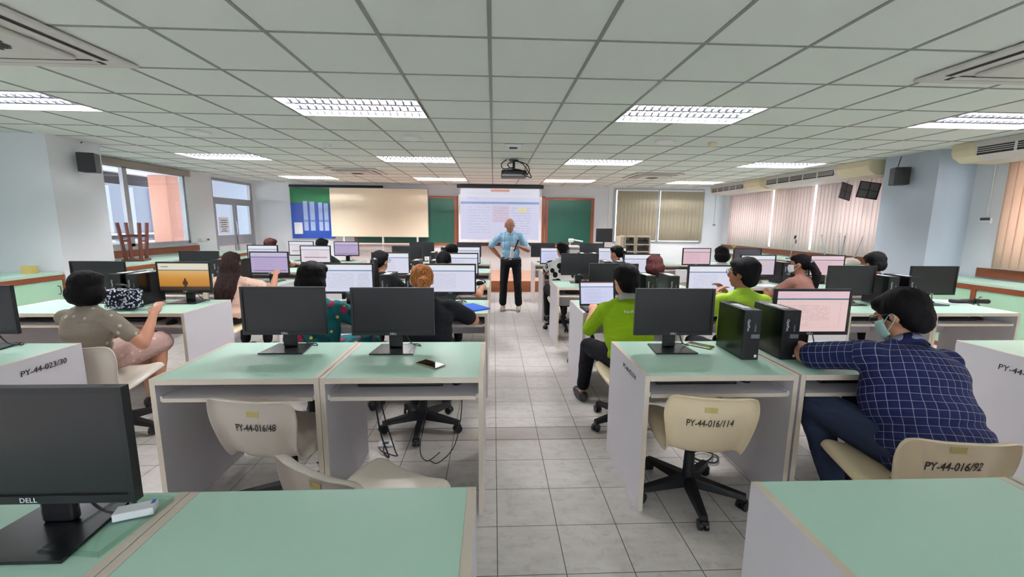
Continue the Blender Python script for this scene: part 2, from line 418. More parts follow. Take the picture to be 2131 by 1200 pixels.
    box(bm, xa, xb, 9.87, 11.33, 2.40, 2.46); box(bm, xa, xb, 9.87, 11.33, 1.93, 2.03)
    box(bm, xa, xb, 9.87, 10.62, .95, 1.17); box(bm, xa, xb, 10.66, 11.33, .95, 1.17)
    for y in (9.87, 10.55, 10.66, 11.26): box(bm, xa+.01, xb-.01, y, y+.07, 0, 1.93)
    for y0, y1 in ((9.94, 10.55), (10.73, 11.26)):
        box(bm, xa+.01, xb-.01, y0, y1, 1.88, 1.93); box(bm, xa+.01, xb-.01, y0, y1, 0, .2)
    mesh_obj('door_frame', bm, M_alu, e)
    new_box('door_pane', xa+.03, xa+.036, 9.9, 11.3, .2, 2.42, M_glass, e)
    new_box('door_panel', xa+.02, xa+.045, 9.94, 11.3, .2, .95, M_white, e)
    bm = bmesh.new(); tube(bm, [(xb+.01, 10.58, 1.15), (xb+.05, 10.58, 1.2), (xb+.05, 10.58, 1.45), (xb+.01, 10.58, 1.5)], .012); mesh_obj('door_handle', bm, M_chrome, e)
    # platform
    bm = bmesh.new(); box(bm, -4.2, 3.9, 9.28, YF-.001, 0, .24, 0); 
    for f in bm.faces:
        if f.calc_center_median().z > .2399: f.material_index = 1
    o = mesh_obj('platform', bm, [simple('brown_platform_wood', (150, 86, 50), .5, var=.1), simple('pale_peach_platform_top', (206, 160, 134), .45, var=.04)]); o['kind'] = 'structure'; o.name = 'trim_8'
build_room()

def corridor():
    # outside, beyond the left wall: roofed walkway, columns, parapet, far building
    t = 'structure'
    Mc = simple('corridor_white', (222, 224, 228), .8); Mp = simple('peach_column_paint', (232, 168, 146), .7)
    o = new_box('corridor_floor', -9.6, XL-.15, 2, 16, -.1, 0, simple('corridor_concrete', (170, 170, 168), .8)); tag(o, 'pale concrete corridor floor outside the left windows', 'corridor floor'); o['kind'] = t
    o = new_box('corridor_ceiling', -9.3, XL-.16, 2, 16, 2.62, 2.7, Mc); tag(o, 'white corridor ceiling outside the left windows', 'corridor ceiling'); o['kind'] = t
    o = new_box('corridor_beam', -9.3, -9.1, 2, 16, 2.36, 2.62, M_dkgrey); tag(o, 'dark grey edge beam along the corridor roof', 'beam'); o['kind'] = t
    o = new_box('corridor_parapet', -9.5, -9.35, 2, 16, 0, .95, Mc); tag(o, 'white parapet wall along the corridor edge', 'parapet'); o['kind'] = t
    o = new_box('corridor_handrail', -9.47, -9.38, 2, 16, 1.02, 1.12, M_dkgrey); tag(o, 'dark handrail above the corridor parapet', 'handrail'); o['kind'] = t
    o = new_box('corridor_column', -8.7, -8.25, 11.3, 11.75, 0, 2.62, Mp, bev=.01); tag(o, 'peach painted square column in the corridor outside', 'column')
    o = new_box('corridor_column', -9.3, -9.0, 8.3, 8.5, 0, 2.62, Mc, bev=.01); tag(o, 'narrow white column in the corridor outside', 'column')
    o = new_box('corridor_end_wall', -8.1, XL-.16, 12.6, 12.75, 0, 2.62, simple('bluish_wall', (190, 200, 214), .8)); tag(o, 'pale blue grey wall closing the corridor', 'wall'); o['kind'] = t
    b = thing('office_building', 'grey office building with vertical fins seen through left window', 'building', (-28, 30, 0))
    new_box('wall', -1, 1, -22, 14, -6, 4.1, simple('grey_far_wall', (86, 90, 102), .8), b)
    bm = bmesh.new()
    for i in range(17): box(bm, 1, 1.15, -21+i*2, -20.6+i*2, -6, 3.9)
    mesh_obj('facade_fins', bm, simple('light_far_fins', (112, 116, 128), .8), b)
    bm = bmesh.new()
    for z in (-3.2, .2): box(bm, 1, 1.2, -21, 13.5, z, z+.35)
    mesh_obj('floor_bands', bm, simple('white_far_band', (150, 152, 158), .8), b)
corridor()

# ------------------------------------------------------------------ ceiling luminaires
def build_light(lamp_power):
    e = thing('ceiling_light', '', 'ceiling light')
    W, D = 1.2, .612; z = 0
    bm = bmesh.new()
    box(bm, 0.004, W-.004, 0.004, D-.004, .11, .125)                 # top
    box(bm, 0.002, .012, 0.002, D-.002, 0.002, .125); box(bm, W-.012, W-.002, 0.002, D-.002, 0.002, .125)
    box(bm, .012, W-.012, 0.002, .012, .002, .125); box(bm, .012, W-.012, D-.012, D-.002, .002, .125)
    mesh_obj('housing', bm, M_lamp_refl, e)
    bm = bmesh.new()
    box(bm, 0, W, 0, .02, -.004, .004); box(bm, 0, W, D-.02, D, -.004, .004); box(bm, 0, .02, .02, D-.02, -.004, .004); box(bm, W-.02, W, .02, D-.02, -.004, .004)
    mesh_obj('frame', bm, M_white, e)
    # louvre: lengthwise V blades and cross blades
    bm = bmesh.new()
    for k in range(3):
        y = .02+(D-.04)*(k+1)/3
        if k < 2:
            a = [bm.verts.new(p) for p in ((.02, y-.022, .006), (W-.02, y-.022, .006), (W-.02, y, .05), (.02, y, .05), (.02, y+.022, .006), (W-.02, y+.022, .006))]
            bm.faces.new((a[0], a[1], a[2], a[3])); bm.faces.new((a[3], a[2], a[5], a[4])); bm.faces.new((a[0], a[4], a[5], a[1]))
    n = 17
    for i in range(1, n):
        x = .02+(W-.04)*i/n
        for k in range(3):
            y0 = .02+(D-.04)*k/3+(.022 if k else 0); y1 = .02+(D-.04)*(k+1)/3-(.022 if k < 2 else 0); ym = (y0+y1)/2
            a = [bm.verts.new(p) for p in ((x-.008, y0, .006), (x+.008, y0, .006), (x, y0, .055), (x-.008, y1, .006), (x+.008, y1, .006), (x, y1, .055), (x-.004, ym, .03), (x+.004, ym, .03), (x, ym, .05))]
            for f in ((0, 6, 8, 2), (6, 3, 5, 8), (1, 2, 8, 7), (7, 8, 5, 4), (0, 1, 7, 6), (6, 7, 4, 3)): bm.faces.new([a[j] for j in f])
    mesh_obj('louvre', bm, simple('mirror_aluminium_louvre', (128, 130, 138), .25, .5, metal=.97, var=.01), e)
    mt = bpy.data.materials.new('fluorescent_tube_glow'); mt.use_nodes = True; b = mt.node_tree.nodes['Principled BSDF']
    b.inputs['Emission Color'].default_value = (1, .975, .98, 1); b.inputs['Emission Strength'].default_value = LAMP_W
    nz = mt.node_tree.nodes.new('ShaderNodeTexNoise'); mt.node_tree.links.new(nz.outputs[0], b.inputs['Roughness'])
    for k in range(3):
        bm = bmesh.new(); y = .02+(D-.04)*(k+.5)/3; cyl(bm, (.03, y, .082), (W-.03, y, .082), .016, seg=12); mesh_obj('tube', bm, mt, e, True)
    return e
def luminaires():
    L0 = build_light(1)
    side = {-8: 'outer left column', -3: 'left-middle column', 2: 'right-middle column', 7: 'outer right column'}
    rw = {2: 'nearest in view', 7: 'second row away', 12: 'farthest row', -3: 'added row behind the camera', -8: 'added rearmost row'}  # rows behind the camera are unseen lamps added to brighten the room
    first = True
    for c0 in (-8, -3, 2, 7):
        for r in (2, 7, 12, -3, -8):
            if r == -3 and c0 in (-3, 2): continue
            loc = (GX0+PX*c0, GY0+PY_*r, CZ); lab = 'recessed louvred ceiling light, %s, %s' % (side[c0], rw[r])
            if first: L0.location = loc; L0['label'] = lab; L0['group'] = 'recessed ceiling lights'; first = False
            else: dup(L0, loc, 0, lab, 'recessed ceiling lights')
luminaires()

def ceiling_items():
    # cassette air conditioners
    def cassette():
        e = thing('cassette_air_conditioner', '', 'air conditioner')
        bm = bmesh.new(); s = .475
        # flat frame ring with slots and recessed centre
        box(bm, -s, s, -s, s, -.02, 0, 0, .008)
        mesh_obj('panel', bm, M_ac, e)
        bm = bmesh.new(); box(bm, -.27, .27, -.27, .27, -.045, -.0205, 0, .012); mesh_obj('intake_grille', bm, M_ac, e)
        bm = bmesh.new()
        for i in range(13):
            for j in range(13):
                x = -.12+i*.02; y = -.12+j*.02
                if x*x+y*y < .0145: box(bm, x-.007, x+.007, y-.007, y+.007, -.0475, -.0452)
        mesh_obj('sensor_grid', bm, M_dark, e)
        for k in range(4):
            bm = bmesh.new(); M = Matrix.Rotation(k*PI/2, 4, 'Z')
            box(bm, -.33, .33, .32, .40, -.0225, -.0202, M=M); mesh_obj('air_slot', bm, M_dark, e)
            bm = bmesh.new(); box(bm, -.32, .32, .325, .375, -.03, -.0245, 0, .002, M=M); mesh_obj('louvre_flap', bm, M_ac, e)
        return e
    c = cassette(); c.location = (-2.79, 2.58, CZ-.006); c['label'] = 'white ceiling cassette air conditioner cut by the top left corner'; c['group'] = 'ceiling cassette air conditioners'
    dup(c, (3.34, 2.48, CZ-.006), 0, 'white ceiling cassette air conditioner at the right picture edge')
    dup(c, (-2.7, 8.75, CZ-.006), 0, 'white ceiling cassette air conditioner above the cream board')
    dup(c, (3.25, 8.8, CZ-.006), 0, 'white ceiling cassette air conditioner left of the wall units')
    def disc():
        e = thing('ceiling_speaker', '', 'ceiling speaker'); bm = bmesh.new()
        cyl(bm, (0, 0, -.012), (0, 0, 0), .115, .125, 32); mesh_obj('rim', bm, M_white, e, False)
        bm = bmesh.new(); cyl(bm, (0, 0, -.018), (0, 0, -.0122), .095, .1, 32); mesh_obj('grille', bm, simple('speaker_mesh', (238, 238, 236), .8, bump=.4, scale=30), e)
        return e
    d = disc(); d.location = (-3.36, 5.18, CZ-.005); d['label'] = 'round white ceiling speaker above the left pillar speaker'; d['group'] = 'round ceiling speakers'
    dup(d, (-.98, 5.33, CZ-.005), 0, 'round white ceiling speaker left of the projector'); dup(d, (2.07, 5.24, CZ-.005), 0, 'round white ceiling speaker right of the projector')
    for x, y, lab in ((-2.17, 5.84, 'small white smoke detector left of the projector'), (2.68, 5.28, 'small yellowish smoke detector right of the projector')):
        e = thing('smoke_detector', lab, 'smoke detector', (x, y, CZ-.005), group='smoke detectors'); m = M_white if x < 0 else M_ac2
        bm = bmesh.new(); cyl(bm, (0, 0, -.02), (0, 0, 0), .05, .052, 24); mesh_obj('base', bm, m, e)
        bm = bmesh.new(); cyl(bm, (0, 0, -.045), (0, 0, -.0202), .028, .036, 20); mesh_obj('sensor_head', bm, m, e)
    e = thing('wireless_access_point', 'flat white access point on ceiling above the projector', 'access point', (.25, 5.62, CZ-.005))
    new_box('casing', -.11, .11, -.06, .06, -.035, 0, M_white, e, .008); new_box('mount', -.05, .05, -.03, .03, -.05, -.0352, M_dkgrey, e)
    # projector
    e = thing('ceiling_projector', 'black projector with loose cables hanging from the ceiling', 'projector', (.32, 6.95, 2.22))
    new_box('casing', -.2, .2, -.16, .16, 0, .11, M_black, e, .02)
    new_box('vent_panel', -.19, .19, -.168, -.1605, .01, .045, simple('white_grille', (170, 172, 170), .5), e)
    bm = bmesh.new(); cyl(bm, (0, 0, .11), (0, 0, .272), .02); box(bm, -.1, .1, -.08, .08, .105, .125); box(bm, -.07, .07, -.07, .07, .262, .272); mesh_obj('ceiling_mount', bm, M_black, e)
    bm = bmesh.new(); cyl(bm, (-.09, .155, .055), (-.09, .19, .055), .04); mesh_obj('lens', bm, M_black2, e)
    for pts in ([(.0, -.05, .26), (.12, -.1, .22), (.2, -.14, .12), (.27, -.16, .0), (.18, -.17, .02), (.1, -.165, .06)], [(.0, -.06, .25), (-.1, -.12, .2), (-.05, -.17, .13), (.12, -.18, .1), (.22, -.16, .03)],
                [(.03, -.05, .26), (.2, -.1, .2), (.24, -.12, .08), (.16, -.17, .04)], [(-.12, -.08, .27), (-.2, -.1, .2), (-.16, -.15, .12), (.0, -.17, .15)]):
        bm = bmesh.new(); tube(bm, pts, .008); mesh_obj('cable', bm, M_darkcable, e)
ceiling_items()

# ------------------------------------------------------------------ blinds
def vertical_blind(name, label, axis, a0, a1, fixed, z0, z1, mat, step, ang, seg_gap=(), valance=True):
    e = thing(name, label, 'blind')
    bm = bmesh.new(); n = int(round((a1-a0)/step)); wv = step*1.13
    for i in range(n):
        c = a0+(i+.5)*step
        if any(abs(c-g) < step*.5 for g in seg_gap): continue
        th = ang+random.uniform(-.05, .05); dx = math.cos(th)*wv/2; dy = math.sin(th)*wv/2
        k = 5; cols = []
        for j in range(k):
            t = -1+2*j/(k-1); bow = .006*(1-t*t)
            p = (c+dx*t, fixed+dy*t+bow) if axis == 'x' else (fixed-dy*t-bow, c+dx*t)
            cols.append([bm.verts.new((p[0], p[1], z)) for z in (z0, z1)])
        for u, v in zip(cols, cols[1:]):
            f = bm.faces.new((u[0], v[0], v[1], u[1])); f.smooth = True
    o = mesh_obj('vanes', bm, mat, e)
    s = o.modifiers.new('thickness', 'SOLIDIFY'); s.thickness = .0012
    if axis == 'x': new_box('head_rail', a0, a1, fixed-.02, fixed+.02, z1, z1+.04, M_white, e)
    else: new_box('head_rail', fixed-.02, fixed+.02, a0, a1, z1, z1+.04, M_white, e)
    bm = bmesh.new()
    if axis == 'x': tube(bm, [(a0, fixed-.008, z0+.01), ((a0+a1)/2, fixed-.008, z0+.005), (a1, fixed-.008, z0+.01)], .002, 5)
    else: tube(bm, [(fixed-.012, a0, z0+.01), (fixed-.012, (a0+a1)/2, z0+.005), (fixed-.012, a1, z0+.01)], .002, 5)
    mesh_obj('bottom_chain', bm, M_white, e)
    return e
vertical_blind('vertical_blind', 'long backlit pinkish vertical blind between far corner and right pillar', 'y', 6.45, 11.1, XR-.07, 1.0, 2.33, M_blind_pink, .089, .22, (9.35, 8.1))
vertical_blind('vertical_blind', 'peach vertical blind on the right wall nearer than the pillar', 'y', 2.15, 5.02, XR-.07, 1.0, 2.33, M_blind_peach, .089, .2)
vertical_blind('vertical_blind', 'closed beige vertical blind, left half of the front wall window', 'x', 3.32, 4.44, YF-.06, 1.07, 2.39, M_blind_beige, .1, .1)
vertical_blind('vertical_blind', 'closed beige vertical blind, right half of the front wall window', 'x', 4.50, 5.66, YF-.06, 1.07, 2.39, M_blind_beige, .1, .1)

# ------------------------------------------------------------------ wall air conditioners
def wall_ac(y0, y1, label, capnear, capfar):
    e = thing('suspended_air_conditioner', label, 'air conditioner', (0, 0, 0), 0, 'suspended wall air conditioners')
    x0, x1, zb, zt = 5.62, XR-.1, 2.28, 2.5
    bm = bmesh.new(); prof = [(x1, zt), (x0+.02, zt), (x0, zt-.09), (x0+.03, zb+.06), (x0+.14, zb), (x1, zb)]
    def prism(ya, yb):
        A = [bm.verts.new((x, ya, z)) for x, z in prof]; B = [bm.verts.new((x, yb, z)) for x, z in prof]
        bm.faces.new(A); bm.faces.new(B[::-1])
        for i in range(len(prof)): bm.faces.new((A[i], B[i], B[(i+1) % len(prof)], A[(i+1) % len(prof)]))
    prism(y0+capnear, y1-capfar); mesh_obj('casing', bm, M_ac, e)
    for ya, yb in ((y0, y0+capnear-.002), (y1-capfar+.002, y1)):
        bm = bmesh.new(); prism(ya, yb); mesh_obj('end_cap', bm, M_ac2, e)
    bm = bmesh.new()
    box(bm, x0-.004, x0+.01, y0+capnear+.05, y1-capfar-.04, zb+.055, zb+.145)
    mesh_obj('air_outlet', bm, M_dark, e)
    bm = bmesh.new(); L = y1-capfar-.04-(y0+capnear+.05)
    for k in (.078, .1, .122): box(bm, x0-.008, x0-.0042, y0+capnear+.05, y1-capfar-.04, zb+k, zb+k+.007)
    for k in range(1, 5):
        yy = y0+capnear+.05+L*k/5; box(bm, x0-.009, x0-.0042, yy-.012, yy+.012, zb+.053, zb+.147)
    mesh_obj('outlet_vanes', bm, M_ac, e)
wall_ac(8.95, 11.0, 'farthest long ceiling-hung air conditioner on right side', .55, 0.06)
wall_ac(6.32, 8.8, 'middle long ceiling-hung air conditioner with filters hanging below it', .6, 0.05)
wall_ac(2.9, 5.15, 'nearest ceiling-hung air conditioner at right picture edge', 0.05, .25)
for (y, x, rz, lab) in ((6.95, 5.84, .35, 'left one of two black mesh filters hanging under air conditioner'), (6.68, 5.98, -.25, 'right one of two black mesh filters hanging under air conditioner')):
    e = thing('air_filter', lab, 'air filter', (x, y, 1.95), rz, 'hanging air filters'); e.rotation_euler = (0, .16, rz)
    bm = bmesh.new(); w_, h_ = .30, .26
    for a, b in ((-w_/2, -w_/2+.015), (-.008, .008), (w_/2-.015, w_/2)): box(bm, a, b, -.006, .006, 0, h_)
    for a, b in ((0, .015), (h_/2-.007, h_/2+.007), (h_-.015, h_)): box(bm, -w_/2, w_/2, -.007, .007, a, b)
    mesh_obj('frame', bm, M_black, e)
    new_box('mesh', -w_/2+.01, w_/2-.01, -.002, .002, .01, h_-.01, simple('grey_filter_mesh', (96, 92, 92), .9, bump=.3, scale=60), e)
    bm = bmesh.new(); cyl(bm, (0, 0, h_), (0, 0, .32), .003, seg=6); mesh_obj('hook', bm, M_dkgrey, e)

# ------------------------------------------------------------------ wall speakers
def wall_speaker(loc, rz, label, cab):
    e = thing('wall_speaker', label, 'speaker', loc, rz, 'black pillar speakers')
    new_box('cabinet', -.09, .09, -.07, .09, -.12, .12, M_black, e, .012)
    bm = bmesh.new(); box(bm, -.083, .083, -.078, -.0702, -.112, .112, 0, .003); mesh_obj('grille', bm, M_black2, e)
    bm = bmesh.new(); box(bm, -.02, .02, .09, .14, -.03, .03); cyl(bm, (0, .11, 0), (0, .11, .08), .01); mesh_obj('bracket', bm, M_dkgrey, e)
    bm = bmesh.new(); tube(bm, cab, .006); mesh_obj('cable', bm, M_darkcable, e)
wall_speaker((-5.15, 5.78, 2.215), .35, 'black speaker mounted on the left pillar', [(-.12, .1, .05), (-.16, .13, .12), (-.15, .12, .2), (-.08, .12, .27)])
wall_speaker((5.66, 5.82, 2.2), -.35, 'black speaker mounted on the right pillar', [(0, .1, .1), (.02, .11, .2), (.03, .1, .28)])

# ------------------------------------------------------------------ side counters
def counter(x0, x1, segs, front, side):
    for i, (ya, yb) in enumerate(segs):
        pos = ('nearer than the pillar', 'beyond the pillar', 'at the near end')[i]
        e = thing('storage_cabinet', 'pale green storage cabinet with brown frame along the %s wall, %s' % (side, pos), 'cabinet', (0, 0, 0), 0, 'wall storage cabinets')
        new_box('carcass', min(x0, x1)+.02, max(x0, x1)-.02, ya, yb, 0, .80, M_cab, e)
        n = max(1, int(round((yb-ya)/.75)))
        s = 1 if front > 0 else -1
        xf = x1 if s > 0 else x0
        bm = bmesh.new(); box(bm, *sorted((xf-s*.03, xf+s*.012)), ya, yb, .775, .83); box(bm, *sorted((xf-s*.03, xf+s*.01)), ya, yb, 0, .05)
        for k in range(n+1):
            yy = ya+(yb-ya)*k/n; box(bm, *sorted((xf-s*.03, xf+s*.01)), max(ya, yy-.025), min(yb, yy+.025), .05, .775)
        mesh_obj('frame', bm, M_brown, e)
        for k in range(n):
            y_a = ya+(yb-ya)*k/n+.03; y_b = ya+(yb-ya)*(k+1)/n-.03
            d = new_box('door', *sorted((xf-s*.018, xf+s*.002)), y_a, y_b, .055, .77, M_cab, e)
            bm = bmesh.new(); hy = y_b-.06; tube(bm, [(xf+s*.002, hy, .6), (xf+s*.03, hy, .61), (xf+s*.03, hy, .69), (xf+s*.002, hy, .70)], .005); mesh_obj('handle', bm, M_dkgrey, d)
        o = new_box('countertop', min(x0, x1), max(x0, x1), ya, yb, .8305, .86, M_mint); tag(o, 'pale green countertop along the %s wall, %s' % (side, pos), 'countertop')
counter(XL+.01, -5.3, [(2.0, 5.41), (6.13, 9.6)], 1, 'left')
counter(5.72, XR-.035, [(2.0, 5.41), (6.21, 10.6)], -1, 'right')

# ------------------------------------------------------------------ front wall furniture
def front():
    Y = YF
    # poster board
    e = thing('notice_board', 'glossy green and blue notice board left of the cream board', 'notice board', (0, 0, 0))
    bm = bmesh.new(); box(bm, -5.29, -4.2, Y-.05, Y-.012, 1.07, 1.98, 1); box(bm, -5.29, -4.2, Y-.05, Y-.012, 1.98, 2.37, 0)
    mesh_obj('panel', bm, [simple('green_print', (18, 110, 60), .25, var=.1, scale=3), simple('blue_print', (28, 72, 170), .25, var=.08, scale=3)], e)
    bm = bmesh.new(); box(bm, -5.3, -2.9, Y-.06, Y-.011, 2.385, 2.45); mesh_obj('top_rail', bm, M_dark, e)
    for k, (xa, xb, za) in enumerate(((-4.97, -4.86, 2.03), (-4.80, -4.68, 2.02), (-4.58, -4.48, 2.0), (-4.44, -4.33, 1.98))):  # pale blue upright strips, each crossed by a darker band
        f = new_box('pale_strip', xa, xb, Y-.056, Y-.0502, 1.27, za, simple('pale_blue_strip', (176, 196, 232), .35), e)
        f2 = new_box('cross_band', xa, xb, Y-.0575, Y-.0562, 1.5, 1.55, simple('mid_blue_band', (110, 140, 200), .35), f)
    e = thing('document_holder', 'white paper holder fixed at the left of the blue board', 'document holder', (0, 0, 0))
    new_box('sheets', -5.2, -5.0, Y-.11, Y-.0605, 1.18, 1.48, M_paper, e, .004)
    # cream board on stand
    e = thing('cream_board', 'large blank cream board standing beside the blue board', 'board', (0, 0, 0))
    new_box('panel', -4.22, -1.72, Y-.20, Y-.17, 1.13, 2.36, M_board, e, .003)
    bm = bmesh.new(); z0 = 1.12
    box(bm, -4.24, -1.70, Y-.205, Y-.165, z0, z0+.012); box(bm, -4.24, -1.70, Y-.205, Y-.165, 2.36, 2.375); box(bm, -1.72, -1.705, Y-.205, Y-.165, z0, 2.37)
    mesh_obj('frame', bm, M_alu, e)
    bm = bmesh.new()
    for x in (-3.9, -2.9, -2.0): box(bm, x-.02, x+.02, Y-.22, Y-.16, .245, 1.13)
    box(bm, -3.95, -1.95, Y-.24, Y-.12, .93, .96)
    mesh_obj('stand', bm, M_white, e)
    # chalkboards
    e = thing('chalkboard', 'dark green chalkboard between cream board and projection screen', 'chalkboard', (0, 0, 0))
    new_box('writing_surface', -3.6, -1.05, Y-.05, Y-.02, .97, 2.14, M_green, e)
    bm = bmesh.new(); box(bm, -3.68, -.97, Y-.06, Y-.012, 2.14, 2.20); box(bm, -3.68, -.97, Y-.06, Y-.012, .91, .97); box(bm, -1.05, -.97, Y-.06, Y-.012, .97, 2.14); box(bm, -3.68, -3.6, Y-.06, Y-.012, .97, 2.14)
    mesh_obj('frame', bm, M_frame, e)
    e = thing('chalkboard', 'dark green chalkboard right of the projection screen', 'chalkboard', (0, 0, 0))
    new_box('writing_surface', 1.46, 2.62, Y-.05, Y-.02, .97, 2.13, M_green, e)
    bm = bmesh.new(); box(bm, 1.39, 2.70, Y-.06, Y-.012, 2.13, 2.19); box(bm, 1.39, 2.70, Y-.06, Y-.012, .91, .97); box(bm, 1.39, 1.46, Y-.06, Y-.012, .97, 2.13); box(bm, 2.62, 2.70, Y-.06, Y-.012, .97, 2.13)
    mesh_obj('frame', bm, M_frame, e)
    e = thing('chalkboard', 'chalkboard in brown frame mostly hidden behind the projection screen', 'chalkboard', (0, 0, 0))
    new_box('writing_surface', -.88, 1.28, Y-.05, Y-.02, .97, 2.16, M_green, e)
    bm = bmesh.new(); box(bm, -.96, 1.37, Y-.06, Y-.012, 2.16, 2.22); box(bm, -.96, 1.37, Y-.06, Y-.012, .90, .97); box(bm, -.96, -.88, Y-.06, Y-.012, .97, 2.16); box(bm, 1.28, 1.37, Y-.06, Y-.012, .97, 2.16)
    mesh_obj('frame', bm, M_brown, e)
    # projection screen
    e = thing('projection_screen', 'pull-down projection screen showing a web page with blue bar', 'projection screen', (0, 0, 0))
    new_box('housing', -.95, 1.30, Y-.28, Y-.16, 2.405, 2.49, M_black, e, .01)
    new_box('fabric', -.92, 1.27, Y-.215, Y-.212, 1.0, 2.41, M_white, e)
    quad_uv('projected_image', [(-.86, Y-.2155, 1.08), (1.20, Y-.2155, 1.08), (1.20, Y-.2155, 2.395), (-.86, Y-.2155, 2.395)], S_proj, e)
    new_box('bottom_bar', -.93, 1.28, Y-.235, Y-.19, .96, 1.0, M_black, e, .006)
    # lectern desk with monitor, shelves, document camera
    e = thing('teacher_desk', 'teacher desk with dark top on the platform at the right', 'desk', (0, 0, 0))
    new_box('top', 1.75, 3.0, 10.1, 10.7, .90, .93, simple('grey_blue_top', (90, 110, 125), .5), e, .004)
    bm = bmesh.new(); box(bm, 1.8, 1.83, 10.12, 10.68, .242, .90); box(bm, 2.92, 2.95, 10.12, 10.68, .242, .90); box(bm, 1.83, 2.92, 10.14, 10.16, .35, .90); mesh_obj('body', bm, M_white, e)
    e = thing('control_monitor', 'small black monitor on a stand on the teacher desk', 'monitor', (2.72, 10.35, .9305))
    bm = bmesh.new(); box(bm, -.2, .2, 0, .05, .14, .47, 0, .006); mesh_obj('case', bm, M_black, e)
    new_box('screen', -.17, .17, -.004, -.0005, .17, .44, M_screen_off, e)
    bm = bmesh.new(); cyl(bm, (0, .03, .01), (0, .03, .15), .02); cyl(bm, (0, .03, 0), (0, .03, .012), .1); mesh_obj('stand', bm, M_black, e)
    e = thing('storage_rack', 'cream open storage rack beside the teacher desk', 'rack', (0, 0, 0))
    bm = bmesh.new()
    for x in (3.12, 3.36, 3.40, 3.72): box(bm, x-.015, x+.015, 9.95, 10.35, .242, 1.24)
    for z in (.30, .5, .68, .85, 1.02, 1.2): box(bm, 3.135, 3.345, 9.96, 10.34, z, z+.03); box(bm, 3.415, 3.705, 9.96, 10.34, z, z+.03)
    box(bm, 3.135, 3.345, 10.33, 10.35, .25, 1.2); box(bm, 3.415, 3.705, 10.33, 10.35, .25, 1.2)
    mesh_obj('frame', bm, simple('cream_metal', (206, 198, 176), .5), e)
    bm = bmesh.new()
    for z in (.54, .72, .89, 1.06):
        box(bm, 3.15, 3.33, 10.0, 10.28, z-.005, z+.06); box(bm, 3.43, 3.69, 10.0, 10.28, z-.005, z+.06)
    mesh_obj('stored_devices', bm, M_black, e)
    e = thing('tall_cabinet', 'tall cream cabinet between teacher monitor and open rack', 'cabinet', (0, 0, 0)); new_box('carcass', 3.01, 3.10, 9.97, 10.4, .242, 1.22, simple('cream_metal', (206, 198, 176), .5), e, .004)
    new_box('door', 3.015, 3.095, 9.958, 9.9695, .26, 1.2, simple('cream_metal', (206, 198, 176), .5), e)
    e = thing('document_camera', 'white document camera on the teacher desk', 'document camera', (1.98, 10.3, .931))
    new_box('base', -.2, .1, -.12, .14, 0, .05, M_white, e, .015)
    bm = bmesh.new(); tube(bm, [(-.1, .05, .05), (-.1, .05, .16), (-.06, .02, .19), (.2, -.02, .15)], .018); mesh_obj('arm', bm, M_white, e)
    new_box('camera_head', -.15, -.03, -.05, .06, .13, .22, M_white, e, .02)
front()

# ------------------------------------------------------------------ desks
BW = .797; DD = .63; DT = .75
def build_desk():
    e = thing('computer_desk', '', 'desk'); t = .025; h = BW/2
    for s in (-1, 1):
        bm = bmesh.new(); x0, x1 = (-h, -h+t) if s < 0 else (h-t, h)
        box(bm, x0, x1, 0, DD, 0, DT, 1)
        for f in bm.faces:
            if abs(f.normal.x) > .9: f.material_index = 0
        bm.normal_update()
        for f in bm.faces: f.material_index = 0 if abs(f.normal.x) > .9 else 1
        mesh_obj('side_panel', bm, [M_lilac, M_edge], e)
    bm = bmesh.new(); box(bm, -h+t+.0005, h-t-.0005, 0.0, DD, DT-.03, DT-.0008, 1); bm.normal_update()
    for f in bm.faces: f.material_index = 0 if f.normal.z > .9 else 1
    mesh_obj('desktop', bm, [M_mint, M_edge], e)
    bm = bmesh.new(); box(bm, -h+t+.015, h-t-.015, .01, .44, .628, .648, 1); bm.normal_update()
    for f in bm.faces: f.material_index = 0 if f.normal.z > .9 else 1
    mesh_obj('keyboard_tray', bm, [M_lilac, M_edge], e)
    for s in (-1, 1):
        bm = bmesh.new(); x = s*(h-t-.0075); box(bm, x-.006, x+.006, .02, .45, .63, .655); mesh_obj('tray_rail', bm, M_white, e)
    new_box('modesty_panel', -h+t+.0005, h-t-.0005, DD-.04, DD-.02, .42, DT-.031, M_lilac, e)
    return e
BANKS = {'SL': (-4.13, -3.33), 'LC': (-1.645, -.845), 'RC': (.765, 1.575), 'RS': (3.12, 3.92)}
BNAME = {'SL': 'far left bank', 'LC': 'bank left of the aisle', 'RC': 'bank right of the aisle', 'RS': 'far right bank'}
ROWY = [.49, 2.0, 3.5, 4.97, 6.45, 7.93]
RNAME = ['nearest row', 'second row', 'third row', 'fourth row', 'fifth row', 'farthest row']
def place_desks():
    D = build_desk(); first = True
    for b, xs in BANKS.items():
        for r in range(6):
            if r == 0 and b in ('SL', 'RS'): continue
            for k, x in enumerate(xs):
                lab = 'mint-topped computer desk, %s unit, %s of the %s' % (('left', 'right')[k], RNAME[r], BNAME[b])
                loc = (x+BW/2, ROWY[r], 0)
                if first: D.location = loc; D['label'] = lab; D['group'] = 'mint computer desks'; first = False
                else: dup(D, loc, 0, lab)
place_desks()
def seat_label(b, r, k): return '%s seat, %s of the %s' % (('left', 'right')[k], RNAME[r], BNAME[b])

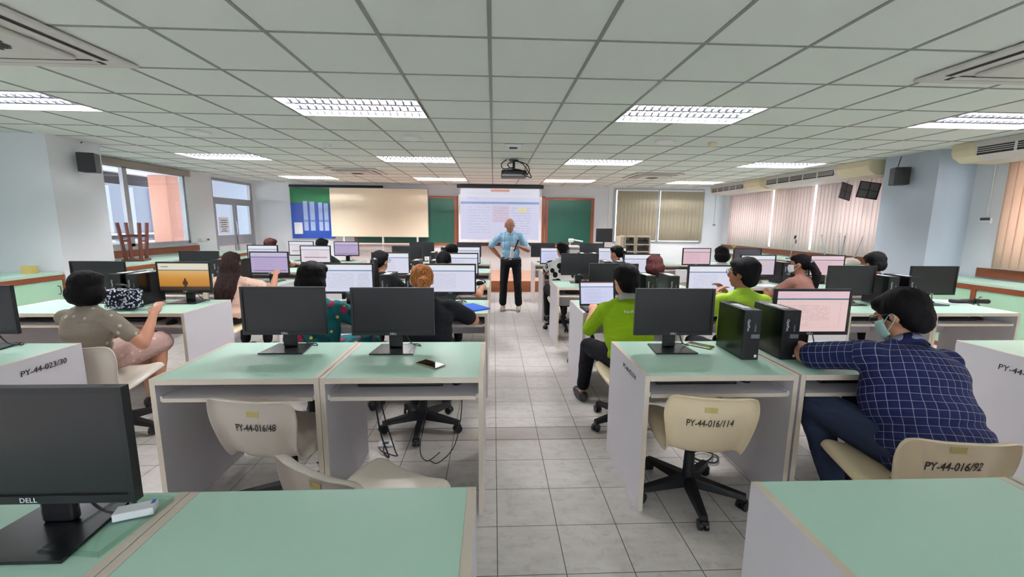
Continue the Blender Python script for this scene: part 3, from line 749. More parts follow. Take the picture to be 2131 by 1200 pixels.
# handwritten inventory numbers on desk side panels
def panel_text(s, x, y, z, size, side, label, sh=.1, tilt=0.):
    M = Matrix.Translation((x, y, z)) @ Matrix.Rotation(PI/2*(1 if side > 0 else -1), 4, 'Z') @ XZ @ Matrix.Rotation(tilt, 4, 'Z')
    return text_obj('inventory_number', s, size, M_text, None, M, shear=sh)
def find_desk(b, r, k):
    lab = 'mint-topped computer desk, %s unit, %s of the %s' % (('left', 'right')[k], RNAME[r], BNAME[b])
    for o in COL.objects:
        if o.get('label') == lab: return o
def attach(o, root):
    bpy.context.view_layer.update(); o.parent = root; o.matrix_parent_inverse = root.matrix_world.inverted()
attach(panel_text('PY-44-023/30', -3.33+BW*2-.797+.0008+.003, 2.40, .675, .045, 1, ''), find_desk('SL', 1, 1))
attach(panel_text('PY-44-060/11', 3.119, 2.24, .655, .05, -1, ''), find_desk('RS', 1, 0))
attach(panel_text('PY-44-021/14', .764, 2.25, .685, .04, -1, ''), find_desk('RC', 1, 0))

# ------------------------------------------------------------------ monitors
def build_monitor():
    e = thing('computer_monitor', '', 'monitor'); W, H = .477, .282; zb = .096
    bm = bmesh.new(); z0, z1 = zb, zb+H; b = .014
    box(bm, -W/2, W/2, 0, .022, z0, z0+.02); box(bm, -W/2, W/2, 0, .022, z1-b, z1); box(bm, -W/2, -W/2+b, 0, .022, z0+.02, z1-b); box(bm, W/2-b, W/2, 0, .022, z0+.02, z1-b)
    box(bm, -W/2+b, W/2-b, .006, .022, z0+.02, z1-b)
    mesh_obj('bezel', bm, M_black, e)
    new_box('back_cover', -.17, .17, .0222, .05, z0+.04, z1-.04, M_black, e, .012)
    bm = bmesh.new(); box(bm, -.04, .04, .052, .075, .008, zb+.17, 0, .008); box(bm, -.035, .035, .05, .06, zb+.08, zb+.18); mesh_obj('stand_neck', bm, M_black2, e)
    bm = bmesh.new()
    vs = [bm.verts.new(p) for p in ((-.125, -.07, 0), (.125, -.07, 0), (.105, .13, 0), (-.105, .13, 0), (-.125, -.07, .008), (.125, -.07, .008), (.105, .13, .008), (-.105, .13, .008))]
    for f in ((3, 2, 1, 0), (4, 5, 6, 7), (0, 1, 5, 4), (1, 2, 6, 5), (2, 3, 7, 6), (3, 0, 4, 7)): bm.faces.new([vs[i] for i in f])
    mesh_obj('stand_base', bm, M_black2, e)
    text_obj('logo', 'DELL', .017, M_textw, e, Matrix.Translation((0, -.0008, zb+.0095)) @ XZ, depth=.0004, spacing=1.05)
    bm = bmesh.new(); tube(bm, [(.05, .05, zb+.03), (.09, .07, .03), (.14, .09, .006), (.12, .13, .006), (.06, .14, .006)], .0035, 6); mesh_obj('cable', bm, M_darkcable, e)
    return e
MON_SCREEN = {}
def screen_part(parent, mat, lab=None):
    W, H, zb, b = .477, .282, .096, .0142
    key = mat.name
    if key in MON_SCREEN:
        o = bpy.data.objects.new('screen', MON_SCREEN[key]); COL.objects.link(o); o.parent = parent
    else:
        o = quad_uv('screen', [(-W/2+b, .0055, zb+.0202), (W/2-b, .0055, zb+.0202), (W/2-b, .0055, zb+H-b), (-W/2+b, .0055, zb+H-b)], mat, parent)
        MON_SCREEN[key] = o.data
    return o
OFF = M_screen_off
MONS = [  # bank,row,seat, X, Ydelta, screen, look
 ('LC', 0, 0, -1.075, 0.47, OFF, 'large near black monitor with blank screen at bottom left corner'),
 ('SL', 1, 1, -2.97, .5, OFF, 'blank black monitor cut by the left picture edge'),
 ('LC', 1, 0, -1.215, .47, OFF, None), ('LC', 1, 1, -.585, .45, OFF, None),
 ('RC', 1, 0, 1.08, .44, OFF, None), ('RC', 1, 1, 1.925, .44, S_pinkform, 'monitor with pinkish form page in front of the person in plaid'),
 ('SL', 2, 0, -3.60, .5, OFF, 'blank black monitor behind the bob-haired person'),
 ('SL', 2, 1, -2.83, .48, S_sunset, 'monitor with orange sunset wallpaper showing a standing figure'),
 ('LC', 2, 0, -1.34, .43, S_table, 'monitor with a table page between the two nearest blank monitors'),
 ('LC', 2, 1, -.40, .43, S_white, 'monitor with pale page in front of the ginger-haired person'),
 ('RC', 2, 0, 1.16, .52, OFF, 'blank monitor behind the open laptop'),
 ('RC', 2, 1, 2.08, .42, S_white, 'monitor with white page left of the second green-shirted person'),
 ('RS', 2, 0, 3.46, .42, OFF, 'blank monitor left of the black towers near right pillar'),
 ('RS', 2, 1, 4.29, .42, OFF, 'blank greyish monitor standing right of the black towers, rightmost monitor'),
 ('SL', 3, 0, -3.66, .46, OFF, 'blank black monitor left of the long-haired person'),
 ('SL', 3, 1, -2.80, .44, S_lilac, 'monitor with lilac page beside the long-haired person'),
 ('LC', 3, 0, -1.30, .44, S_white, 'monitor with pale page before the person with tied dark hair'),
 ('LC', 3, 1, -.43, .42, S_white, 'monitor with white page above the ginger-haired person'),
 ('RC', 3, 0, 1.11, .44, OFF, 'blank black monitor beside the cow-print shirt'),
 ('RC', 3, 1, 1.92, .44, S_white, 'monitor with white page behind the maroon-haired head'),
 ('RS', 3, 0, 3.46, .42, S_greenbtn, 'monitor with page and small green button'),
 ('RS', 3, 1, 4.40, .42, S_pink, 'monitor with pink page under the upturned chair'),
 ('SL', 4, 0, -3.68, .48, S_white, None), ('SL', 4, 1, -2.83, .42, S_orange, 'monitor with white page crossed by reddish lines'),
 ('LC', 4, 0, -1.39, .44, OFF, None), ('LC', 4, 1, -.45, .42, S_white, None),
 ('RC', 4, 0, 1.0, .44, S_blue, 'monitor with bluish page beside the head above the cow-print shirt'), ('RC', 4, 1, 1.95, .44, S_white, None),
 ('RS', 4, 0, 3.36, .42, S_pink, 'monitor with pale pink page left of a dark head near the far corner'), ('RS', 4, 1, 4.22, .42, simple('grey_idle_screen', (92, 88, 100), .3), 'grey idle monitor before the brown window ledge'),
 ('SL', 5, 0, -3.72, .46, S_orange, None), ('SL', 5, 1, -2.86, .46, S_lilac, 'small lilac-screened monitor standing alone in the farthest row'),
 ('LC', 5, 0, -1.40, .44, OFF, None), ('LC', 5, 1, -.48, .44, OFF, None), ('RC', 5, 0, .98, .44, OFF, None), ('RC', 5, 1, 1.95, .44, OFF, None)]
def place_monitors():
    P = build_monitor(); used = False
    for (b, r, k, x, dy, m, look) in MONS:
        st = 'blank black monitor' if m == OFF else 'monitor with lit page'
        lab = look or ('%s, %s' % (st, seat_label(b, r, k)))
        loc = (x, ROWY[r]+dy-.02, DT+.0006)
        if not used: P.location = loc; P['label'] = lab; P['group'] = 'desktop monitors'; o = P; used = True
        else:
            o = P.copy(); COL.objects.link(o); o.location = loc; o['label'] = lab
            for ch in P.children:
                if ch.name.startswith('screen'): continue
                c = ch.copy(); COL.objects.link(c); c.parent = o
        s = screen_part(o, m)
        if m != OFF: s['label'] = 'lit screen'
place_monitors()

# ------------------------------------------------------------------ PC towers
def build_tower():
    e = thing('desktop_computer', '', 'computer'); W, D, H = .093, .292, .285
    new_box('case', -W/2, W/2, .012, D, 0, H, M_black2, e, .003)
    bm = bmesh.new(); box(bm, -W/2, W/2, 0, .0118, 0, H, 0, .002)
    for i in range(6): box(bm, .0, .035, -.0015, 0, .2+i*.009, .203+i*.009)
    mesh_obj('front_bezel', bm, M_black, e)
    new_box('badge', -.005, W/2-.004, -.0015, -.0002, .125, .148, simple('grey_badge', (104, 106, 114), .35), e)
    new_box('sticker', .022, .036, -.001, -.0002, .015, .03, M_textw, e)
    new_box('paper_label', -.03, .02, .06, .2, H+.0003, H+.0008, M_paper, e)
    text_obj('logo', 'OptiPlex', .019, M_textw, e, Matrix.Translation((-.024, -.0006, .2)) @ Matrix.Rotation(PI/2, 4, 'Y') @ XZ, depth=.0004)
    bm = bmesh.new()
    for i in range(4): box(bm, .012, .02, -.0014, -.0002, .165+i*.011, .171+i*.011)
    mesh_obj('ports', bm, M_silver, e)
    return e
def place_towers():
    T = build_tower(); used = False
    for b, r in (('RC', 1), ('SL', 2), ('LC', 2), ('RC', 2), ('RS', 2), ('SL', 3), ('LC', 3), ('RC', 3), ('RS', 3), ('LC', 4), ('RC', 4), ('LC', 5)):
        seam = BANKS[b][1]-.0015; y = ROWY[r]+(.24 if r == 1 else .3)
        for k, dx in enumerate((-.125, .10)):
            if b == 'SL': dx = (-.06, .17)[k]
            ms = sorted(m_[3] for m_ in MONS if m_[0] == b and m_[1] == r)
            dx = max(ms[0]+.295-seam, min(ms[1]-.295-seam, dx)) if r > 1 else dx
            lab = 'black tower computer, %s of pair, %s of the %s' % (('left', 'right')[k], RNAME[r], BNAME[b])
            loc = (seam+dx, y, DT+.0006); rz = -.02
            if not used: T.location = loc; T.rotation_euler = (0, 0, rz); T['label'] = lab; T['group'] = 'tower computers'; used = True
            else: dup(T, loc, rz, lab)
place_towers()

# ------------------------------------------------------------------ chairs
def chair_point(u, v):
    """shell centre surface; u in -1..1 across, v in 0..1 from seat front to back top"""
    prof = [(0, .215, .40, .185), (.06, .20, .42, .20), (.2, .12, .418, .215), (.38, .01, .40, .212), (.5, -.10, .372, .195), (.60, -.182, .362, .172), (.7, -.225, .432, .180), (.8, -.245, .52, .198), (.9, -.257, .61, .212), (1.0, -.264, .70, .212)]
    for a, b in zip(prof, prof[1:]):
        if v <= b[0] or b is prof[-1]:
            t = (v-a[0])/(b[0]-a[0]); break
    i = prof.index(a)
    def cr(k):
        p0 = prof[max(i-1, 0)][k]; p1 = prof[i][k]; p2 = prof[i+1][k]; p3 = prof[min(i+2, len(prof)-1)][k]
        return .5*((2*p1)+(-p0+p2)*t+(2*p0-5*p1+4*p2-p3)*t*t+(-p0+3*p1-3*p2+p3)*t**3)
    y, z, w_ = cr(1), cr(2), cr(3)
    e = .03*abs(u)**3
    # direction of curling: seat up, back forward
    k = min(1, max(0, (v-.45)/.25)); k = k*k*(3-2*k)
    n = V(0, k, 1-k*.9).normalized()
    return V(w_*u, y, z)+n*e*1.5, n
def build_chair(mat, cname):
    e = thing('swivel_chair', '', 'chair')
    bm = bmesh.new(); NU, NV = 14, 26; G = []
    for j in range(NV+1):
        row = []
        for i in range(NU+1):
            u = -1+2*i/NU; v = j/NV
            # rounded corners near both ends
            lim = 1.0
            d = min(v, 1-v)*NV
            if d < 3: lim = 1-.13*(1-d/3)**2
            ui = u*lim
            p, n = chair_point(ui, v)
            if i in (0, NU) or j in (0, NV):
                out = V((1 if i == NU else -1 if i == 0 else 0)*.010, 0, 0)
                if j == NV: out += V(0, -.004, .006)
                if j == 0: out += V(0, .006, 0)
                p = p+out-n*.052
            elif i in (1, NU-1) or j in (1, NV-1):
                ex = V((1 if i == NU-1 else -1 if i == 1 else 0)*.022, 0, 0)
                if j == NV-1: ex += V(0, 0, .022)
                p = p+ex-n*.001
            row.append(bm.verts.new(p))
        G.append(row)
    for j in range(NV):
        for i in range(NU): bm.faces.new((G[j][i], G[j][i+1], G[j+1][i+1], G[j+1][i]))
    o = mesh_obj('seat_shell', bm, mat, e, True)
    s = o.modifiers.new('thickness', 'SOLIDIFY'); s.thickness = .006; s.offset = 0
    q = o.modifiers.new('smooth', 'SUBSURF'); q.levels = 1; q.render_levels = 1
    # base
    bm = bmesh.new(); box(bm, -.07, .07, -.09, .09, .325, .362, 0, .01); cyl(bm, (0, 0, .25), (0, 0, .33), .016); box(bm, -.05, .05, -.05, .08, .36, .392); mesh_obj('swivel_plate', bm, M_black, e)
    bm = bmesh.new(); cyl(bm, (0, 0, .11), (0, 0, .27), .032, .026, 16); cyl(bm, (0, 0, .07), (0, 0, .12), .045, .038, 16); mesh_obj('gas_column', bm, M_black, e)
    bm = bmesh.new()
    for k in range(5):
        M = Matrix.Rotation(2*PI*k/5-PI/2, 4, 'Z')
        vs = [bm.verts.new(M @ V(*p)) for p in ((.03, -.03, .07), (.03, .03, .07), (.03, .026, .125), (.03, -.026, .125), (.29, -.02, .06), (.29, .02, .06), (.29, .015, .085), (.29, -.015, .085))]
        for f in ((0, 1, 2, 3), (7, 6, 5, 4), (0, 4, 5, 1), (1, 5, 6, 2), (2, 6, 7, 3), (3, 7, 4, 0)): bm.faces.new([vs[i] for i in f])
    mesh_obj('star_base', bm, M_black, e)
    cm = None
    for k in range(5):
        a = 2*PI*k/5-PI/2
        if cm is None:
            bm = bmesh.new()
            for s_ in (-1, 1): cyl(bm, (-.005, s_*.006, .027), (-.005, s_*.024, .027), .027, .027, 18)
            cyl(bm, (0, 0, .03), (0, 0, .065), .008); box(bm, -.02, .02, -.014, .014, .035, .055, 0, .004)
            c = mesh_obj('caster', bm, M_black, e); cm = c.data
        else: c = bpy.data.objects.new('caster', cm); COL.objects.link(c); c.parent = e
        c.location = (math.cos(a)*.28, math.sin(a)*.28, 0); c.rotation_euler = (0, 0, a+.9*k)
    return e
def chair_text(chair, s, du=0., v0=.835, size=.036, tilt=.03):
    def fn(p):
        u = p.x/.20+du; v = v0+p.y/.62
        q, n = chair_point(u, v); nn = V(0, 1, .28).normalized()
        return q-nn*(.0046+.0006)+nn*p.z*(-1)
    o = text_obj('inventory_number', s, size, M_text, chair, Matrix.Rotation(tilt, 4, 'Z'), depth=.0005, shear=.12, fn=fn)
    bm = bmesh.new(); q, n = chair_point(du-.05, v0+.085); nn = V(0, 1, .28).normalized()
    vs = []
    for (a, b) in ((-.14, .065), (.14, .065), (.14, .092), (-.14, .092)):
        p, n = chair_point(a+du, v0+b); vs.append(bm.verts.new(p-nn*.0052))
    bm.faces.new(vs); mesh_obj('sticker', bm, M_sticker, chair)
CH = {}
def place_chair(x, y, rz, label, cream=True, group='shell swivel chairs', txt=None):
    key = cream
    if key not in CH:
        CH[key] = build_chair(M_cream if cream else M_cream2, ''); o = CH[key]; o.location = (x, y, 0); o.rotation_euler = (0, 0, rz); o['label'] = label; o['group'] = group
    else:
        src = CH[key]; o = src.copy(); COL.objects.link(o); o.location = (x, y, 0); o.rotation_euler = (0, 0, rz); o['label'] = label
        for ch in src.children:
            if ch.name.startswith(('inventory', 'sticker')): continue
            c = ch.copy(); COL.objects.link(c); c.parent = o
    if txt: chair_text(o, *txt)
    return o
R = math.radians
place_chair(1.088, 2.13, R(-9), 'cream swivel chair marked PY-44-016/114 pushed under the desk', True, txt=('PY-44-016/114',))
place_chair(-1.07, 2.14, R(-9), 'greyish shell chair marked PY-44-016/48 under the left desk', False, txt=('PY-44-016/48', .02))
place_chair(-.45, 1.55, R(-30), 'turned greyish shell chair seen over the nearest desk edge', False, txt=('', -.1))
place_chair(1.83, 1.70, R(-8), 'cream chair marked PY-44-016/92 under the person in plaid', True, txt=('PY-44-016/92', .0, .865))
place_chair(-2.68, 2.98, R(5), 'greyish shell chair under the bob-haired person', False)
place_chair(-3.52, 3.02, R(-8), 'cream shell chair behind the monitor at the left edge', True)
place_chair(-1.33, 3.0, R(-10), 'cream shell chair under the person in teal', True)
place_chair(-.52, 2.98, R(0), 'pale shell chair under the ginger-haired person', False)
place_chair(1.02, 2.98, R(2), 'cream chair under the nearer green-shirted person', True)
place_chair(1.95, 3.0, R(0), 'cream chair under the green-shirted person with glasses', True)
place_chair(3.62, 3.02, R(0), 'empty greyish shell chair behind the far right desk', False, txt=('PY-44-016/37',))
place_chair(1.10, 4.52, R(5), 'empty greyish shell chair next to the laptop desk in aisle', False)
place_chair(-2.85, 4.52, 0, 'shell chair under the long-haired person', True)
place_chair(-1.24, 4.52, 0, 'shell chair under the person with dark tied hair', True)
place_chair(-.53, 4.52, 0, 'shell chair under the person before the fourth-row white screen', True)
place_chair(1.84, 4.5, 0, 'shell chair under the maroon-haired person', True)
place_chair(3.6, 4.5, 0, 'shell chair under the ponytailed person in brown', True)
place_chair(4.5, 4.5, 0, 'shell chair under the person behind the right towers', True)
place_chair(-.57, 6.0, 0, 'shell chair in the fifth row left of the aisle', True)
place_chair(1.02, 6.0, 0, 'shell chair under the cow-print shirt', True)
place_chair(1.85, 6.0, 0, 'shell chair in the fifth row right of the aisle', True)
place_chair(3.45, 6.0, 0, 'shell chair in the fifth row of the far right bank', True)
place_chair(-3.88, 7.45, 0, 'shell chair in the farthest row at far left', True)
place_chair(-3.0, 7.45, 0, 'shell chair under the person in dark green', True)
place_chair(2.55, 6.1, .3, 'empty greyish chair between the two right banks', False)

#@@BEGIN
# ------------------------------------------------------------------ people
def cloth_mat(name, base, kind='plain', cols=(), rough=.85):
    t = NT(name, rough, .2); co = t.coord(); s = t.sep(co); c = lin(base)
    nz = t.noise(co, 6., 4.)
    col = t.mix(nz, tuple(x*.85 for x in c), tuple(min(1, x*1.15) for x in c))
    if kind == 'plaid':
        def ln(v, p, w_, off=0.):
            wob = t.math('MULTIPLY', t.math('SUBTRACT', t.noise(co, 5., 2.), .5), .012)
            fr = t.math('FRACT', t.math('ADD', t.math('DIVIDE', t.math('ADD', v, wob), p), off+20)); return t.math('LESS_THAN', fr, w_)
        su = t.sep(t.nd('ShaderNodeUVMap').outputs[0]); diag = su[0]; zz = su[1]
        col = t.mix(t.math('MULTIPLY', t.math('MAXIMUM', ln(diag, .034, .5), ln(zz, .034, .5, .3)), .35), col, lin((20, 24, 52)))
        col = t.mix(t.math('MULTIPLY', ln(diag, .034, .055), .6), col, lin(cols[0]))
        col = t.mix(t.math('MULTIPLY', ln(zz, .034, .055, .1), .6), col, lin(cols[0]))
    elif kind == 'stripe':
        fr = t.math('FRACT', t.math('ADD', t.math('MULTIPLY', t.math('ADD', s[0], t.math('MULTIPLY', s[1], .5)), 34.), 40.))
        col = t.mix(t.math('MULTIPLY', t.math('LESS_THAN', fr, .45), .7), col, lin(cols[0]))
        fr2 = t.math('FRACT', t.math('ADD', t.math('MULTIPLY', s[0], 11.), 20.))
        col = t.mix(t.math('MULTIPLY', t.math('LESS_THAN', fr2, .12), .6), col, lin(cols[1]))
    elif kind in ('spots', 'blobs', 'cow'):
        v = t.nd('ShaderNodeTexVoronoi'); t.link(co, v.inputs['Vector']); v.inputs['Scale'].default_value = {'spots': 16., 'blobs': 11., 'cow': 9.5}[kind]
        d = v.outputs['Distance']
        if kind == 'cow':
            v.inputs['Randomness'].default_value = .75
            col = t.mix(t.math('LESS_THAN', d, .47), lin((226, 224, 222)), lin((14, 14, 18)))
            k = t.math('GREATER_THAN', t.sep(v.outputs['Color'])[0], .68)
            col = t.mix(t.math('MULTIPLY', k, t.math('LESS_THAN', d, .27)), col, lin((226, 224, 222)))
            col = t.mix(t.math('MULTIPLY', k, t.math('LESS_THAN', d, .12)), col, lin((14, 14, 18)))
        else:
            if kind == 'spots': v.inputs['Randomness'].default_value = .35
            col = t.mix(t.math('MULTIPLY', t.math('LESS_THAN', d, .2 if kind == 'spots' else .36), .8), col, lin(cols[0]))
            if len(cols) > 1:
                v2 = t.nd('ShaderNodeTexVoronoi'); t.link(t.map(co, loc=(3, 5, 1)), v2.inputs['Vector']); v2.inputs['Scale'].default_value = 12.
                col = t.mix(t.math('LESS_THAN', v2.outputs['Distance'], .2), col, lin(cols[1]))
            if len(cols) > 2:
                v3 = t.nd('ShaderNodeTexVoronoi'); t.link(t.map(co, loc=(7, 2, 4)), v3.inputs['Vector']); v3.inputs['Scale'].default_value = 9.
                col = t.mix(t.math('LESS_THAN', v3.outputs['Distance'], .25), col, lin(cols[2]))
    t.color(col)
    t.bump(t.noise(t.map(co, (1, 1, 2.2)), 9., 3.), .55, .02)
    return t.m
def hair_mat(name, c0, c1):
    t = NT(name, .7, .12); co = t.coord()
    n1 = t.noise(t.map(co, (90, 90, 9)), 1.2, 3., rough=.6)
    n1 = t.math('SMOOTH_MAX', t.math('MULTIPLY_ADD', n1, 2.2, -.6), 0., .1)
    t.color(t.mix(n1, lin(c0), lin(c1))); t.bump(n1, .5, .006)
    return t.m
H_black = hair_mat('black_hair', (5, 4, 6), (19, 17, 20))
H_brown = hair_mat('dark_brown_hair', (22, 14, 14), (58, 40, 38))
H_maroon = hair_mat('maroon_hair', (36, 16, 18), (84, 44, 44))
H_ginger = hair_mat('ginger_hair', (84, 40, 16), (206, 134, 76))
H_greyish = hair_mat('grey_stubble', (96, 88, 84), (140, 130, 124))

def blob(name, bm, mat, parent, voxel=.01, smooth=4, disp=0., dscale=.06):
    o = mesh_obj(name, bm, mat, parent, True)
    r = o.modifiers.new('r', 'REMESH'); r.mode = 'VOXEL'; r.voxel_size = voxel; r.use_smooth_shade = True
    if smooth: s = o.modifiers.new('s', 'SMOOTH'); s.factor = .5; s.iterations = smooth
    if disp:
        key = 'dtex%.3f' % dscale; tx = bpy.data.textures.get(key) or bpy.data.textures.new(key, 'CLOUDS'); tx.noise_scale = dscale; tx.noise_depth = 2
        d = o.modifiers.new('d', 'DISPLACE'); d.texture = tx; d.strength = disp; d.mid_level = .5
    bpy.context.view_layer.update()
    me = bpy.data.meshes.new_from_object(o.evaluated_get(bpy.context.evaluated_depsgraph_get()))
    old = o.data; o.modifiers.clear(); o.data = me; me.name = name; bpy.data.meshes.remove(old)
    for p in me.polygons: p.use_smooth = True
    return o
def ik(S, H, a, b, pole):
    d = H-S; L = min(d.length, (a+b)*.995); u = d.normalized(); H = S+u*L
    x = (a*a-b*b+L*L)/(2*L); h = math.sqrt(max(a*a-x*x, 0)); p = (Vector(pole)-u*Vector(pole).dot(u)).normalized()
    return S+u*x+p*h, H
def hand(bm, wr, d, nrm, side, sc=1., curl=.5, seg=2):
    """palm + five fingers. d finger direction, nrm back-of-hand direction, side=+1 thumb to d x nrm"""
    d = d.normalized(); nrm = (nrm-d*nrm.dot(d)).normalized(); x = d.cross(nrm).normalized()*side
    M = Matrix((x, d, nrm)).transposed(); p = wr+d*.045*sc
    ell(bm, p, (.04*sc, .05*sc, .017*sc), M)
    for i, (ox, ln) in enumerate(((.028, .066), (.010, .074), (-.009, .07), (-.027, .055))):
        a = wr+d*.085*sc+x*ox*sc; c = curl*(1+.12*i)
        d1 = (d*math.cos(c*.6)-nrm*math.sin(c*.6)); d2 = d*math.cos(c*1.5)-nrm*math.sin(c*1.5)
        b = a+d1*ln*.55*sc; e = b+d2*ln*.5*sc
        caps(bm, a, b, .0095*sc, .0085*sc); caps(bm, b, e, .0085*sc, .007*sc)
    a = wr+d*.02*sc+x*.03*sc; b = a+(x*.6+d*.75-nrm*.2).normalized()*.04*sc; e = b+(d*.9+x*.15-nrm*.35).normalized()*.03*sc
    caps(bm, a, b, .0125*sc, .010*sc); caps(bm, b, e, .010*sc, .008*sc)

def shirt_uv(o, pel, up, rt, fw, uppers, lowers):
    # cloth coordinates in metres: round / along the trunk and each sleeve, chosen face by face
    me = o.data; uv = me.uv_layers.new(name='UVMap')
    segs = [(a, b, .075) for a, b in uppers]+[(a, b, .07) for a, b in lowers]
    fr = []
    for a, b, r in segs:
        d = (b-a).normalized(); x = d.cross(V(0, 0, 1)); x = (x if x.length > .1 else d.cross(V(1, 0, 0))).normalized(); fr.append((d, x, d.cross(x)))
    for p in me.polygons:
        c = p.center; best = None
        if abs((c-pel).dot(rt)) > .1:
            for i, (a, b, r) in enumerate(segs):
                t = (c-a).dot(b-a)/(b-a).length_squared
                if (.12 if i < 2 else 0) < t < 1.3:
                    dist = (c-(a+(b-a)*t)).length
                    if dist < r*1.15 and (best is None or dist < best[1]): best = (i, dist)
        base = None
        for li in p.loop_indices:
            v = me.vertices[me.loops[li].vertex_index].co
            if best is None:
                q = v-pel; w_ = q.dot(up); ang = math.atan2(q.dot(rt), -q.dot(fw)+.04)
                if base is None: base = ang
                elif ang-base > PI: ang -= 2*PI
                elif base-ang > PI: ang += 2*PI
                u = ang*.2
            else:
                a, b, r = segs[best[0]]; d, x, y = fr[best[0]]; q = v-a; ang = math.atan2(q.dot(y), q.dot(x))
                if base is None: base = ang
                elif ang-base > PI: ang -= 2*PI
                elif base-ang > PI: ang += 2*PI
                u = q.dot(d); w_ = ang*.062
            uv.data[li].uv = (u, w_)
def person(label, loc, rz, top, bottom, hair, hairstyle, skin=None, lean=.25, side=0., head=(0, 0, 0), bulk=1., hL=None, hR=None, poleL=(-.7, -.3, -.6), poleR=(.7, -.3, -.6),
           sleeve=.62, legL=None, legR=None, mask=None, glasses=False, bare_legs=False, skirt=False, shoes=None, vox=.01, face=False, text=None, stand=False, sc=1., collar=None, arm=1., headoff=(0, 0, 0), tscale=1., pelvis=None):
    skin = skin or M_skin
    e = thing('person', label, 'person', loc, rz)
    pel = V(0, 0, .515) if pelvis is None else Vector(pelvis)
    up = V(math.sin(side), math.sin(lean), math.cos(lean)*math.cos(side)).normalized()
    T = (.44 if stand else .415)*sc*tscale; nb = pel+up*T                                   # neck base
    fw = V(0, 1, 0)-up*up.y; fw.normalize(); rt = fw.cross(up).normalized()
    MT = Matrix((rt, fw, up)).transposed()
    sh = .165*sc*(1+(bulk-1)*.5)
    SL_ = nb-rt*sh-up*.05; SR_ = nb+rt*sh-up*.05
    Mh = Euler((-head[0], head[1], head[2]), 'ZXY').to_matrix() if False else (Matrix.Rotation(head[2], 3, 'Z') @ Matrix.Rotation(-head[0], 3, 'X') @ Matrix.Rotation(head[1], 3, 'Y'))
    nk = nb+up*.06*sc
    hc = nk+V(0, .02, .10*sc)+Vector(headoff)                 # head centre
    def HP(x, y, z): return hc+Mh @ V(x, y, z)*sc
    A1, A2 = .275*sc*arm, .245*sc*arm
    hL = Vector(hL) if hL else V(-.15, .50, .735); hR = Vector(hR) if hR else V(.15, .50, .735)
    eL, wL = ik(SL_, hL, A1, A2, poleL); eR, wR = ik(SR_, hR, A1, A2, poleR)
    legs = []
    for s_, L in ((-1, legL), (1, legR)):
        hip = pel+V(s_*.085*bulk, .02, -.015)
        if L: kn, an = Vector(L[0]), Vector(L[1])
        else: kn, an = V(s_*.13, .43, .50), V(s_*.13, .38, .09)
        legs.append((hip, kn, an))
    def torso(bm, g, b):
        ell(bm, pel+V(0, 0, .0), (.155*b+g, .125*b+g, .10+g))
        ww = .138 if b < 1.1 else .156
        ell(bm, pel+up*.13*tscale, (ww*b+g, (ww-.03)*b+g, .12+g), MT)
        ell(bm, pel+up*.26*tscale, (.152*b+g, .112*b+g, .14+g), MT)
        ell(bm, nb-up*.09, (.155*(1+(b-1)*.8)+g, .10*(1+(b-1)*.7)+g, .10+g), MT)
        if b > 1.1: ell(bm, pel+up*.19*tscale+fw*.01, (.158*b+g, .118*b+g, .20+g), MT); ell(bm, nb-up*.13-fw*.015, (.17*b+g, .09*b+g, .13+g), MT)
        caps(bm, SL_, SR_, .052+g, .052+g); caps(bm, SL_+rt*.07+up*.015, nb+up*.012, .045+g, .048+g*.6); caps(bm, SR_-rt*.07+up*.015, nb+up*.012, .045+g, .048+g*.6)
    # --- body
    bm = bmesh.new(); torso(bm, -.008, bulk*.96)
    caps(bm, nb-up*.03, nk+V(0, .008, .03), .054*sc, .05*sc)
    ell(bm, HP(0, -.005, .02), (.076*sc, .092*sc, .098*sc), Mh); ell(bm, HP(0, .03, -.045), (.056*sc, .062*sc, .068*sc), Mh); ell(bm, HP(0, .055, -.085), (.03*sc, .03*sc, .024*sc), Mh)
    if vox <= .0085 or face:
        cyl(bm, HP(0, .083, .02), HP(0, .107, -.022), .008*sc, .015*sc, 10); ell(bm, HP(0, .10, -.024), (.016*sc, .014*sc, .011*sc), Mh)
        ell(bm, HP(0, .086, -.056), (.024*sc, .012*sc, .010*sc), Mh)
        ell(bm, HP(0, .08, .035), (.055*sc, .014*sc, .010*sc), Mh)
    for s_ in (-1, 1): ell(bm, HP(s_*.079, -.008, -.004), (.010*sc, .020*sc, .033*sc), Mh)
    fa = (1+(bulk-1)*.6)
    for S, E_, W, s_, tgt in ((SL_, eL, wL, -1, hL), (SR_, eR, wR, 1, hR)):
        caps(bm, S, E_, .044*fa, .038*fa); caps(bm, E_, E_*.6+W*.4, .037*fa, .038*fa); caps(bm, E_*.6+W*.4, W, .038*fa, .025)
        d = (W-E_).normalized()
        nrm = V(0, 0, 1) if abs(d.z) < .8 else V(0, -1, 0)
        hd = d if not stand else d
        hand(bm, W, (hd+V(0, 0, -.15)), nrm, -s_, sc)
    for hip, kn, an in legs:
        caps(bm, hip, kn, .075*fa, .052*fa); caps(bm, kn, kn*.65+an*.35, .050*fa, .052*fa); caps(bm, kn*.65+an*.35, an, .05*fa, .034)
        ft = V(0, 1, 0) if not stand else V(0, 1, 0); caps(bm, an+V(0, -.02, -.04), an+V(0, .12, -.055), .034, .028)
    body = blob('body', bm, skin, e, vox, 3)
    # --- top
    b_hem = bulk; bm = bmesh.new(); torso(bm, .010, bulk)
    caps(bm, nb-up*.04, nb+up*.028, .066*sc, .058*sc)
    if not stand: ell(bm, pel+V(0, -.01, .02), (.165*bulk, .135*bulk, .085))
